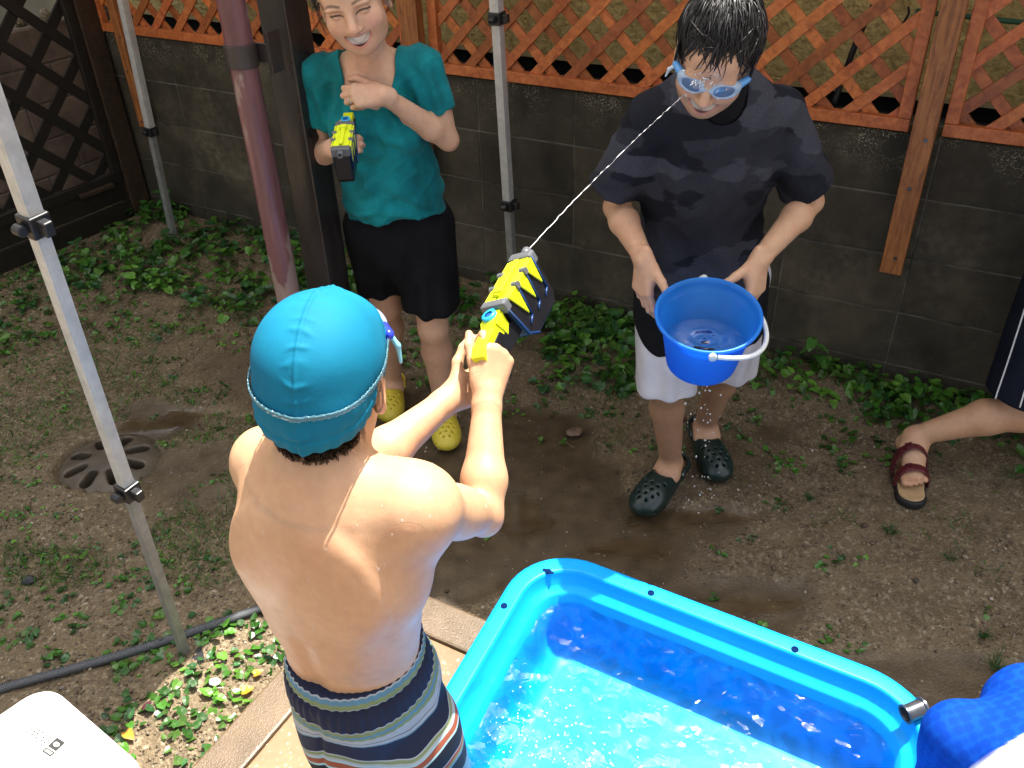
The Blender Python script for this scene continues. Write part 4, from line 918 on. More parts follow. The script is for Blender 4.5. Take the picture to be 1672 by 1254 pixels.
def goggles(root, c, M, sc, dark, light, strap, lens_dark, over=0.0, sh=None, hug=None):
    L = lambda x, y, z: c + M @ (A(x, y, z) * sc)
    fm = NT('goggle_frame'); fm.set(color=light, rough=.18, trans=.35, spec=.6); f2 = plain('goggle_blue', dark, .2)
    lm = NT('goggle_lens'); lm.set(color=lens_dark, rough=.06, spec=.8, coat=.6)
    s = Sdf()
    for x in (-1, 1):
        Mx = M @ np.array(Matrix.Rotation(-x * .35, 3, 'Z'))
        s.ell(L(x * .036, .088, .000), A(.0330, .0175, .0235) * sc, Mx, .004); s.ell(L(x * .036, .104, .000), A(.0265, .012, .0178) * sc, Mx, .003, True); s.cap(L(x * .058, .074, .002), L(x * .071, .054, .002), .0085 * sc, .006 * sc, .008)
    s.cap(L(-.010, .100, -.002), L(.010, .100, -.002), .0045 * sc, k=.006)
    fr = clay('goggles', s, .0020, fm.m, root, smooth=1)
    for x in (-1, 1):
        Mx = M @ np.array(Matrix.Rotation(-x * .35, 3, 'Z'))
        b = Sdf(); b.ell(L(x * .036, .0935, 0), A(.0270, .0060, .0183) * sc, Mx); clay('lens', b, .0018, lm.m, fr)
        b = Sdf(); b.cap(L(x * .064, .068, .003), L(x * .076, .050, .003), .0088 * sc, .0080 * sc, .004); clay('side_clip', b, .002, f2, fr)
    P = []
    for a in np.linspace(-math.pi * .5 - 1.15, -math.pi * .5 + 1.15, 2): pass
    th = np.linspace(math.radians(32), math.radians(-212), 60)
    for dz in ((0, .010) if hug is None else (.006,)):
        Q = [L((.0835 + over) * math.cos(t), -.012 + (.102 + over) * math.sin(t), .003 + dz * (.4 - math.sin(t) * .9) - .02 * min(0, math.sin(t)) - (0 if sh is None else sh * max(0, -math.sin(t)))) for t in th]
        if hug is not None:
            H_ = ((hug - c) @ M) / sc; ha = np.arctan2(H_[:, 1] + .012, H_[:, 0])
            for i, t in enumerate(th):
                q = ((Q[i] - c) @ M) / sc; m_ = (np.abs((ha - t + math.pi) % (2 * math.pi) - math.pi) < .06) & (np.abs(H_[:, 2] - q[2]) < .006)
                if m_.any(): rr_ = np.hypot(H_[m_, 0], H_[m_, 1] + .012).max() + .0012; Q[i] = L(rr_ * math.cos(t), -.012 + rr_ * math.sin(t), q[2])
        g = Sdf(); g.chain(Q, [.0013 * sc] * 60, .0015, M[:, 2], 3.2); sm = NT('silicone_strap'); sm.set(color=strap, rough=.15, trans=.75); clay('strap', g, .0015, sm.m, fr)
    tl = Sdf(); tl.chain([L(.078, .052, .0), L(.088, .050, -.014), L(.092, .046, -.038)], [.0042, .004, .0026], .003); clay('strap_tail', tl, .0016, plain('strap_tail', strap, .25), fr)
    return fr
MAN = man()
# ================================================================== toy water gun (one builder, two guns)
gy = plain('neon_yellow', (.62, .70, .01), .35, var=.05); gk = plain('gun_black', (.007, .0075, .010), .36, var=.2, spec=.25); gg = plain('gun_grey', (.085, .088, .095), .45, var=.1)
gb = plain('gun_blue', (.006, .035, .13), .35); gbb = plain('gun_bright_blue', (.01, .07, .42), .35); gc = plain('gun_cyan', (.02, .38, .62), .35)
def water_gun(o, fwd, up, label):
    """o: rear end of the gun at the bore line"""
    f = unit(fwd); u = unit(np.asarray(up, float) - f * (np.asarray(up, float) @ f)); r = np.cross(f, u); GS = .84; M = np.stack([r * GS, f, u * GS], 1)
    L = lambda x, y, z: o + r * x * GS + f * y + u * z * GS
    root = empty('water_gun', L(0, .05, -.1), label, 'toy water gun', 'yellow and black toy water guns')
    b = MB(); poly = [(.096, .030), (.246, .030), (.240, -.062), (.228, -.078), (.140, -.078), (.112, -.052)]
    Mr = np.stack([f, r * GS, u * GS], 1); b.prism(poly, -.026, .026, o, Mr); b.build('tank', gk, root, bevel=.004)
    b = MB(); b.prism([(.110, .0305), (.228, .0305), (.228, .044), (.110, .044)], -.0245, -.0016, o, Mr); b.prism([(.110, .0305), (.228, .0305), (.228, .044), (.110, .044)], .0016, .0245, o, Mr)
    for k in range(3):
        y0 = .112 + .039 * k
        for sx in (-1, 1): b.prism([(y0, .043), (y0 + .036, .043), (y0 + .030, -.026 + .004 * k)], sx * .0255, sx * .0305, o, Mr)
    b.box(L(0, .17, .047), (.014, .10, .008), M); b.box(L(0, .132, .050), (.022, .016, .010), M); b.build('ridge', gy, root, bevel=.002)
    b = MB()
    for k in range(3):
        y0 = .1155 + .039 * k
        for sx in (-1, 1):
            b.tube([L(sx * .0285, y0 + .036, .043), L(sx * .0280, y0 + .032, -.034)], .0022, 6); b.tube([L(sx * .0280, y0 + .032, -.034), L(sx * .0280, y0 + .016, -.042)], .0020, 6)
    for sx in (-1, 1): b.tube([L(sx * .0275, .098, .028), L(sx * .0275, .116, -.052), L(sx * .0275, .140, -.074)], .0022, 6)
    b.build('blue_piping', gb, root, smooth=True)
    b = MB(); b.box(L(0, .1025, .034), (.060, .019, .026), M); b.build('end_block', gg, root, bevel=.004)
    b = MB(); b.box(L(0, .236, .034), (.058, .021, .028), M); b.build('end_block', gg, root, bevel=.004)
    for k in (1, 2):
        for sx in (-1, 1): b = MB(); b.lathe([(0, 0), (.0065, 0), (.0065, .012), (0, .012)], 12, L(sx * .020, .111 + .039 * k, .040), rot_to(r * sx)); b.build('peg', gg, root, smooth=False)
    b = MB(); b.lathe([(0, 0), (.009, 0), (.009, .016), (.004, .016), (.004, .004), (0, .004)], 14, L(0, .246, .036), rot_to(f)); b.build('nozzle', gg, root, smooth=True)
    b = MB(); b.prism([(-.004, -.004), (.094, -.004), (.094, .036), (.060, .036), (.052, .026), (.010, .024), (-.004, .014)], -.0155, .0155, o, Mr)
    for sx in (-1, 1): b.prism([(.062, .030), (.092, .030), (.088, .0), (.074, -.012), (.070, .006)], sx * .0155, sx * .0185, o, Mr)
    b.build('rear_cover', gy, root, bevel=.004)
    b = MB(); b.prism([(-.002, -.034), (.110, -.040), (.110, -.003), (-.006, -.003)], -.0175, .0175, o, Mr)
    for sx in (-1, 1): b.prism([(.020, .008), (.060, .012), (.066, -.004), (.014, -.004)], sx * .0150, sx * .0190, o, Mr)
    b.prism([(.004, -.030), (.044, -.030), (.030, -.072), (-.006, -.068)], -.0145, .0145, o, Mr); b.build('grip', gk, root, bevel=.005)
    b = MB(); b.prism([(.056, -.036), (.066, -.036), (.060, -.066), (.052, -.066)], -.006, .006, o, Mr); b.build('trigger', gb, root, bevel=.002)
    b = MB(); b.lathe([(.0085, .0), (.0145, .0), (.0145, .010), (.0085, .010)], 20, L(0, .076, .033), M); kb = b.build('filler_ring', gc, root, smooth=True)
    b = MB(); b.lathe([(0, 0), (.0084, 0), (.0084, .007), (0, .007)], 20, L(0, .076, .033), M); b.build('plug', gbb, kb, smooth=False)
    return L

# ================================================================== BOY in the blue cap
def boy():
    root = empty('person', A(-.16, .92, .05), 'bare backed boy in bright blue swim cap and striped shorts aiming a toy gun', 'person')
    F = A(.5, .866, 0); R_ = A(.866, -.5, 0); U = A(0, 0, 1)
    W = A(-.262, .905, .925); P = A(-.252, .915, .80); RB = A(-.258, .900, 1.055); CH = A(-.254, .890, 1.170); UP = A(-.252, .885, 1.250); NK = A(-.255, .895, 1.320)
    shL, shR = UP - R_ * .132 + F * .030 + U * .018, UP + R_ * .122 + F * .030 + U * .035
    elR, wrR = A(-.052, 1.010, 1.120), A(-.040, 1.160, 1.243)
    elL, wrL = at(588, 772, 1.06), at(737, 648, 1.195)
    hc = at(527, 617, .935); HM = basis(A(.10, .98, -.14), unit(A(.06, .02, 1))); hs = .955
    s = Sdf(); w = F
    s.cap(P - U * .06, P, .112, .110, .03, w, .82); s.cap(P, W, .108, .098, .04, w, .82); s.cap(W, RB, .097, .106, .05, w, .80); s.cap(RB, CH, .106, .119, .05, w, .77); s.cap(CH, UP, .118, .106, .05, w, .70)
    s.cap(shL, UP, .048, .060, .05); s.cap(shR, UP, .048, .060, .05); s.cap(UP + U * .02, NK, .062, .050, .035); s.cap(NK - U * .02, hc + HM @ A(0, -.02, -.07), .050, .047, .03)
    for sx, sh in ((-1, shL), (1, shR)):
        s.cap(NK + U * .01 - F * .01, sh - R_ * sx * .035 + U * .012, .030, .030, .035)                       # trapezius
        sc_ = CH + R_ * sx * (.066 if sx < 0 else .074) - F * .070 + U * .03; s.ell(sc_ + F * .010, A(.048, .018, .062), np.stack([R_, F, U], 1), .045)   # shoulder blade
        s.cap(CH + R_ * sx * .088 - F * .030 + U * .0, RB + R_ * sx * .066 - F * .030, .034, .030, .06)          # lat
        s.ell(P + R_ * sx * .045 - F * .040 - U * .02, A(.052, .048, .080), np.stack([R_, F, U], 1), .04)
    s.cap(P - F * .108 + U * .06, RB - F * .104, .008, .007, k=.030, sub=True)      # faint spine furrow at the small of the back
    hipL, hipR = P - R_ * .066 - U * .03, P + R_ * .066 - U * .03; kL, kR = A(-.292, .955, .53), A(-.178, .892, .53); aL, aR = A(-.215, .955, .235), A(-.105, .890, .235)
    legp(s, hipL, kL, aL, -F, .86); legp(s, hipR, kR, aR, -F, .86); foot(s, aL, F, .82); foot(s, aR, F, .82)
    arm(s, shR, elR, wrR, .86, fat=1.03); arm(s, shL, elL, wrL, .86, fat=1.08)
    s.cap(shR, CH + R_ * .095, .046, .04, .05)
    # gun axis
    g0 = at(787, 590, 1.185); g1 = at(866, 446, 1.40); gf = unit(g1 - g0); gu = A(-.50, -.15, .85)
    GL = water_gun(g0, gf, gu, 'toy water gun aimed by the boy, squirting a thin jet of water')
    gu = unit(gu - gf * (gu @ gf)); gr = np.cross(gf, gu)
    _, tR = hand(s, wrR, gf * .80 + gu * .50 + gr * .28, gr * .85 - gf * .25 + A(0, 0, .35), 'R', .80, curl=((48, 70, 40), (66, 76, 50), (68, 78, 50), (70, 78, 50)), thumb=((.85, .30, -.45), (.92, .10, -.40)))
    _, tL = hand(s, wrL, gf * .88 - gu * .38 + gr * .22, -gr * .95 - gu * .1, 'L', .80, curl=((50, 66, 50), (56, 70, 50), (60, 70, 50), (60, 70, 50)), thumb=((.55, .85, .05), (.75, .62, -.10), (.80, .50, -.12)))
    head(s, hc, HM, hs, None, True, True, .080)
    def col(V):
        C = np.tile(SK_B, (len(V), 1)); C *= (1 + .05 * vnoise(V * 14, 81) + .03 * vnoise(V * 45, 82))[:, None]; flush(V, C, [A(-.30, .80, 1.12), A(-.19, .79, 1.02), A(-.27, .80, 1.22), A(-.12, .80, 1.20), A(-.22, .80, .99)], col=(.10, .045, .03), r=.0055, w=1.0); flush(V, C, [elR, elL], r=.06, w=.35); flush(V, C, tL + tR, r=.014, w=.22); flush(V, C, [hc + HM @ A(x * .085, -.01, -.01) for x in (-1, 1)], r=.04, w=.4, col=(.62, .22, .13))
        near = np.linalg.norm(V - hc, axis=1) < .14; C[near] = face_paint(V[near], C[near], hc, HM, hs, 'closed')
        P_ = ((V - hc) @ HM) / hs; a = near * (P_[:, 1] < -.02) * sstep(-.092, -.06, P_[:, 2]) * sstep(-.3, .3, vnoise(P_ * A(260, 260, 30), 7) + .3) * .75; C = C * (1 - a[:, None]) + a[:, None] * A(.03, .02, .015)
        return C
    hb = .14
    sk = skin_mat('boy_wet_skin', .05, .50)
    body = clay('body', s, .0042, sk, root, col=col, smooth=2, fine=[(hc - hb, hc + A(hb, hb, .0), .0026), (wrR + A(-.11, -.03, -.06), wrR + A(.10, .16, .13), .0019)])
    # beads of water on the shoulders and back
    bd = MB(); drop = NT('water_drop'); _tr = drop.n('BsdfTransparent'); _mx = drop.n('MixShader'); _mx.inputs[0].default_value = .10; drop.set(color=(.9, .9, .9), rough=.05, spec=.9); drop.l(_tr.outputs[0], _mx.inputs[1]); drop.l(drop.b.outputs[0], _mx.inputs[2]); drop.l(_mx.outputs[0], drop.t.nodes['Material Output'].inputs[0])
    me = body.data; n = len(me.vertices); co = np.empty(n * 3, np.float32); me.vertices.foreach_get('co', co); co = co.reshape(-1, 3).astype(float)
    Qm = np.empty(len(me.polygons) * 4, np.int32); me.loops.foreach_get('vertex_index', Qm); N = vnormals(co, Qm.reshape(-1, 4))
    cand = np.where((((co - CH) @ F) < -.02) & (co[:, 2] > .93) & (co[:, 2] < 1.37) & (np.linalg.norm(co - hc, axis=1) > .16))[0]
    cand2 = np.where((np.linalg.norm(co - (shR + (elR - shR) * .3), axis=1) < .14) & (N[:, 2] > .2))[0]
    for i in list(RNG.choice(cand, 30)) + list(RNG.choice(cand2, 30)):
        r = RNG.uniform(.0010, .0026); M_ = rot_to(N[i]); bd.lathe([(0, -.3 * r), (.95 * r, -.2 * r), (1.05 * r, .15 * r), (.75 * r, .6 * r), (0, .8 * r)], 8, co[i], M_ @ np.diag([1, RNG.uniform(1, 1.8), 1]))
    o = bd.build('water_beads', drop.m, body, smooth=True); tag(o, kind='stuff')
    # cap
    cp = NT('cap_blue'); cp.set(color=cp.ramp(cp.tex(9), [(.3, (.001, .115, .205)), (.7, (.002, .155, .255))]), rough=.75, spec=.2); cp.bump(cp.tex(500, detail=1, stretch=(1, 1, .3)), .2, .001, cp.bump(cp.tex(22, detail=3), .15, .003))
    g = Sdf(); g.ell(hc + HM @ (A(0, -.010, .034) * hs), A(.0850, .1030, .0880) * hs, HM, .01); g.ell(hc + HM @ (A(0, -.052, -.020) * hs), A(.070, .060, .060) * hs, HM, .03); g.ell(hc + HM @ (A(0, .062, .045) * hs), A(.066, .043, .050) * hs, HM, .03)
    pn = unit(HM @ A(0, .50, -1)); pp_ = hc + HM @ (A(0, -.045, -.028) * hs); g.plane(pp_, pn, .004)
    def cdisp(V):
        Q = ((V - hc) @ HM) / hs; d = -(V - pp_) @ pn
        seam = np.exp(-(Q[:, 0] / .0026) ** 2); ang = np.arctan2(Q[:, 1] + .01, Q[:, 2] - .03)
        puck = np.exp(-((np.abs(Q[:, 0]) - .006) / .009) ** 2) * (.5 + .5 * np.sin(ang * 30 + 2.5 * vnoise(Q * 40, 3))) ** 2 * (.4 + .6 * vnoise(Q * 25, 6))
        band = sstep(.024, .020, d); lip = np.exp(-((d - .022) / .0022) ** 2)
        ruff = sstep(.06, .0, d) * np.sin(np.arctan2(Q[:, 0], -Q[:, 1] - .0) * 34 + 2 * vnoise(Q * 30, 5)) * .0009
        return .0028 * seam + .0034 * puck + .0014 * band - .0012 * lip + ruff + .0022 * vnoise(Q * A(18, 18, 28), 8) * sstep(.12, .03, d)
    cap_o = clay('swim_cap', g, .0018, cp.m, root, disp=cdisp, smooth=1); cco = np.empty(len(cap_o.data.vertices) * 3, np.float32); cap_o.data.vertices.foreach_get('co', cco); cco = cco.reshape(-1, 3).astype(float)
    # short hair at the nape
    sb = MB(); hmat = plain('brown_black_hair', (.03, .02, .014), .4)
    for k in range(700):
        a = RNG.uniform(-1.15, 1.15); p = A(.066 * math.sin(a), -.012 - .078 * math.cos(a), -.062 + .022 * (1 - math.cos(a)) + RNG.uniform(-.014, .012)); e = p * A(.80, .80, 1) + A(RNG.uniform(-.014, .006), .008, -RNG.uniform(.012, .040))
        sb.tube(np.array([hc + HM @ (q_ * hs) for q_ in (p, (p + e) / 2 + A(0, -.002, 0), e)]), np.array([.0008, .0006, .0002]), 3, False)
    sb.build('nape_hair', hmat, root, smooth=True)
    goggles(root, hc + HM @ A(0, .014, .030), HM @ np.array(Matrix.Rotation(math.radians(8), 3, 'X')), hs, (.02, .04, .50), (.45, .55, .9), (.20, .52, .66), (.02, .05, .35), over=.006, sh=.040, hug=cco)
    # shorts
    wo = R_ * .007 - F * .004; q = Sdf(); q.cap(P + U * .22 + wo, W - U * .02 + wo, .103, .106, .04, w, .92); q.cap(W - U * .02 + wo, P + U * .06, .106, .114, .04, w, .90); q.cap(P + U * .06, P - U * .03, .110, .113, .04, w, .86); q.ell(P - F * .050 - U * .03, A(.098, .074, .12), np.stack([R_, F, U], 1), .04)
    for hp, kn in ((hipL, kL), (hipR, kR)):
        lg_ = Sdf(); lg_.cap(hp, kn + U * .02, .088, .084, .03); lg_.plane((0, 0, .52), (0, 0, -1), .005); q.grp(lg_, .02)
    tp = W + U * .042; tn = unit(U - F * .06 - R_ * .08); q.plane(tp, tn, .004)
    def sdisp(V):
        d = (tp - V) @ tn; a = np.arctan2((V - P) @ R_, -((V - P) @ F)); wb = sstep(.030, .024, d)
        pl = np.sin(a * 52 + 3 * vnoise(V * 22, 31)) * (.0016 * sstep(.12, .035, d)); return -.004 * np.exp(-((d - .028) / .004) ** 2) + pl * (1 - .4 * wb) + .004 * vnoise(V * A(13, 13, 8), 33) * sstep(.02, .1, d) - .0035 * np.exp(-(np.sin(a) / .05) ** 2) * sstep(.03, .06, d)
    def band(V):
        d = (tp - V) @ tn; a = np.arctan2((V - P) @ R_, -((V - P) @ F)); x = (V - P) @ R_
        wav = .006 * vnoise(V * A(14, 14, 14), 41) + sstep(.075, .13, d) * (.016 * np.sin(x * 34 + .8)) + .008 * vnoise(V * A(30, 30, 6), 43) * sstep(.08, .12, d)
        return dict(band=(d + wav * sstep(.02, .07, d)) / .31)
    sm = NT('striped_cloth'); b_ = sm.attr('band')
    NV, LB, GR, WH, BK, OR, YE, SK = (.014, .018, .042), (.10, .22, .31), (.19, .24, .11), (.34, .37, .40), (.012, .013, .018), (.27, .075, .04), (.30, .24, .11), (.30, .48, .52)
    seq = [(0, NV), (.004, WH), (.012, LB), (.040, GR), (.070, WH), (.078, NV), (.222, WH), (.228, GR), (.256, LB), (.276, GR), (.292, WH), (.325, NV), (.332, WH), (.350, LB), (.358, NV), (.470, WH), (.478, GR), (.498, WH), (.512, SK), (.525, OR), (.545, YE), (.565, SK), (.580, BK), (.70, WH), (.71, OR), (.74, GR), (.76, LB), (.78, BK), (.9, LB)]
    seq = seq[:20] + seq[21:29]; sm.set(color=sm.mix(.35, sm.ramp(b_, seq, 'CONSTANT'), sm.ramp(sm.tex(40), [(.3, (.55, .55, .55)), (.7, (.9, .9, .9))]), 'MULTIPLY'), rough=.75, spec=.2); sm.bump(sm.tex(90, detail=4), .2, .003)
    clay('swim_shorts', q, .0036, sm.m, root, disp=sdisp, attrs=band)
    return dict(gf=gf, gu=gu, g0=g0, GL=GL)
BOY = boy()

# the woman's gun points at the camera
gw0 = W_['wrR'] + A(.085, .02, .105); 
water_gun(at(571, 192, 2.44), A(.03, -.96, -.16), A(0, -.12, 1), 'toy water gun held by the laughing woman, muzzle towards the camera')
b = MB(); rc = W_['wrL'] + A(-.96, -.10, .02) * .085
# ================================================================== CHILD at the right edge, one leg in the picture
def child_right():
    root = empty('person', gnd(1490, 790), 'person in navy shorts at the right edge, one bare leg in a maroon sandal', 'person')
    heel, toe = gnd(1476, 733, .03), gnd(1497, 822, .03); fd = unit(A(toe[0] - heel[0], toe[1] - heel[1], 0)); L_ = np.linalg.norm((toe - heel)[:2])
    ank = heel + fd * .070; ank[2] = .140; knee = at(1668, 676, 2.30); hip = at(1728, 470, 2.40); hip[2] = max(hip[2], .70)
    hip2 = hip + A(.15, -.06, 0); knee2 = hip2 + A(.10, -.10, -.34); ank2 = knee2 + A(.12, .12, -.26); ank2[2] = .11
    chest = hip + A(.12, -.05, .38); neck = hip + A(.14, -.06, .56); hc = neck + A(.02, -.02, .15); HM = basis(A(.6, -.8, 0))
    s = Sdf(); s.cap(hip + A(.07, -.02, 0), chest, .115, .115, .04, A(0, 1, 0), .75); s.cap(chest, neck - A(0, 0, .06), .115, .09, .03, A(0, 1, 0), .7); s.cap(neck - A(0, 0, .05), hc, .048, .05, .03)
    back = unit(np.cross(A(0, 0, 1), knee - ank)); 
    legp(s, hip, knee, ank, A(-.35, .75, .55), .90, fat=1.22); legp(s, hip2, knee2, ank2, A(0, 1, 0), .86); foot(s, ank, fd, .97); foot(s, ank2, (.4, -.9), .86)
    for sg in (-1, 1):
        sh = chest + A(.15 * sg, 0, .12); arm(s, sh, sh + A(.1 * sg, -.1, -.2), sh + A(.16 * sg + .05, -.28, -.16), .85); hand(s, sh + A(.16 * sg + .05, -.28, -.16), A(0, -1, -.1), A(0, 0, 1), 'L' if sg > 0 else 'R', .8)
    head(s, hc, HM, .97, None)
    def col(V):
        C = np.tile(SK_K, (len(V), 1)); flush(V, C, [knee, ank], r=.08, w=.25, col=(.50, .22, .14)); return C
    clay('body', s, .005, skin_mat('child_skin', .05, .42), root, col=col, fine=[(ank + A(-.12, -.32, -.13), ank + A(.14, .09, .05), .0028)])
    g = Sdf(); g.cap(hip + A(.07, -.02, .02), chest, .138, .135, .04, A(0, 1, 0), .78); g.cap(chest, neck - A(0, 0, .07), .135, .10, .03, A(0, 1, 0), .72)
    for sg in (-1, 1): sh = chest + A(.15 * sg, 0, .12); u_ = unit(A(.1 * sg, -.1, -.2)); sl = Sdf(); sl.cap(sh, sh + u_ * .16, .056, .062, .02); sl.plane(sh + u_ * .13, u_, .004); g.grp(sl, .03); g.cap(sh, chest + A(0, 0, .10), .055, .06, .04)
    g.plane(hip + A(0, 0, -.01), (0, 0, -1), .004); clay('t_shirt', g, .006, plain('grey_jersey', (.20, .20, .21), .8), root, disp=lambda V: .006 * vnoise(V * A(10, 10, 5), 53))
    g = Sdf(); g.ell(hc + HM @ A(0, -.02, .04), A(.088, .106, .10), HM, .01); ct = Sdf(); ct.ell(hc + HM @ A(0, .10, -.01), A(.082, .080, .068), HM, .01); ct.cap(hc + HM @ A(0, .02, -.14), hc + HM @ A(0, .04, -.10), .09, .08, .01); g.grp(ct, .008, True)
    clay('hair', g, .005, plain('short_dark_hair', (.012, .010, .008), .45, var=.4, scale=90), root, disp=lambda V: .003 * vnoise(V * 80, 54))
    nv = NT('navy_cloth'); nv.set(color=nv.ramp(nv.tex(10), [(.3, (.004, .006, .013)), (.7, (.009, .011, .021))]), rough=.85, spec=.15); nv.bump(nv.tex(600, detail=1), .2, .001)
    q = Sdf(); q.cap(hip + A(.07, -.02, .08), hip + A(.07, -.02, -.05), .135, .150, .03, A(0, 1, 0), .8)
    kk = knee - hip
    for hp, kn in ((hip, knee), (hip2, knee2)):
        d = unit(kn - hp); lg_ = Sdf(); lg_.cap(hp, hp + d * .40, .104, .128, .03); lg_.plane(hp + d * (np.linalg.norm(kn - hp) - .045), d * .8 + A(-.25, 0, -.45), .005); q.grp(lg_, .02)
    sh_ = clay('shorts', q, .005, nv.m, root, disp=lambda V: .005 * vnoise(V * A(9, 9, 5), 51))
    # white piping following the outer leg
    me = sh_.data; n = len(me.vertices); co = np.empty(n * 3, np.float32); me.vertices.foreach_get('co', co); co = co.reshape(-1, 3).astype(float)
    d = unit(kk); wp_ = plain('white_piping', (.62, .62, .64), .6)
    for a_ in (0.0, .62):
        P = []; e1_ = unit(A(-1, -.30, 0) - d * (A(-1, -.3, 0) @ d)); e2_ = np.cross(d, e1_)
        if (e2_ @ A(0, -1, 0)) < 0: e2_ = -e2_
        dr = e1_ * math.cos(a_) + e2_ * math.sin(a_)
        for t in np.linspace(.02, np.linalg.norm(kk) - .06, 26):
            c = hip + d * t; v = co - c; along = v @ d; rad = v - np.outer(along, d); rn = np.linalg.norm(rad, axis=1); m = (np.abs(along) < .012) & ((rad @ dr) > rn * .975)
            if m.any(): P.append(c + dr * (rn[m].max() + .001))
        if len(P) > 4: b = MB(); b.tube(spline(P, 50), .0028, 6); b.build('piping', wp_, sh_, smooth=True)
    # sandal
    r = np.cross(fd, A(0, 0, 1)); z = A(0, 0, 1); a = A(heel[0], heel[1], 0); M = np.stack([r, fd, z], 1)
    def sole(w, z0, z1, ext):
        g = Sdf(); P_ = lambda x, y, zz: a + r * x + fd * y + z * zz
        g.cap(P_(-.002, .025, (z0 + z1) / 2), P_(.006, .175, (z0 + z1) / 2), .034 + w, .046 + w, .02); g.cap(P_(.004, .12, (z0 + z1) / 2), P_(.010, L_ - .046 + ext, (z0 + z1) / 2), .044 + w, .046 + w, .02); g.plane((0, 0, z1), (0, 0, 1), .003); g.plane((0, 0, z0), (0, 0, -1), .003); return g
    so = clay('sandal', sole(.004, .002, .030, .0), .003, plain('black_sole', (.012, .011, .011), .6), root); clay('footbed', sole(-.003, .026, .036, -.004), .003, plain('tan_footbed', (.46, .30, .15), .6), so)
    ml = NT('maroon_leather'); ml.set(color=ml.ramp(ml.tex(40), [(.3, (.06, .006, .010)), (.7, (.12, .014, .020))]), rough=.38); ml.bump(ml.tex(220, detail=3), .2, .002)
    for y, h_ in ((.118, .140), (.186, .098)):
        Q = [a + r * (.054 * math.cos(t) + .004) + fd * (y + .006 * math.cos(t)) + z * (.022 + (h_ - .022) * max(0, math.sin(t)) ** .75) for t in np.linspace(-.1, math.pi + .1, 24)]
        g = Sdf(); g.chain(Q, [.0050] * 24, .003, fd, 4.6 if h_ > .1 else 3.6); st_ = clay('strap', g, .0026, ml.m, so)
        g = Sdf(); c_ = Q[9]; g.box(c_ + z * .005, (.010, .013, .0018), np.stack([unit(Q[10] - Q[8]), fd, np.cross(unit(Q[10] - Q[8]), fd)], 1), .002); clay('buckle_tab', g, .0018, ml.m, st_)
    g = Sdf(); Q = [a + r * -.047 + fd * y + z * .040 for y in np.linspace(.08, .19, 8)]; g.chain(Q, [.0042] * 8, .003, z, 4.2); clay('side_strap', g, .0026, ml.m, so)
child_right()

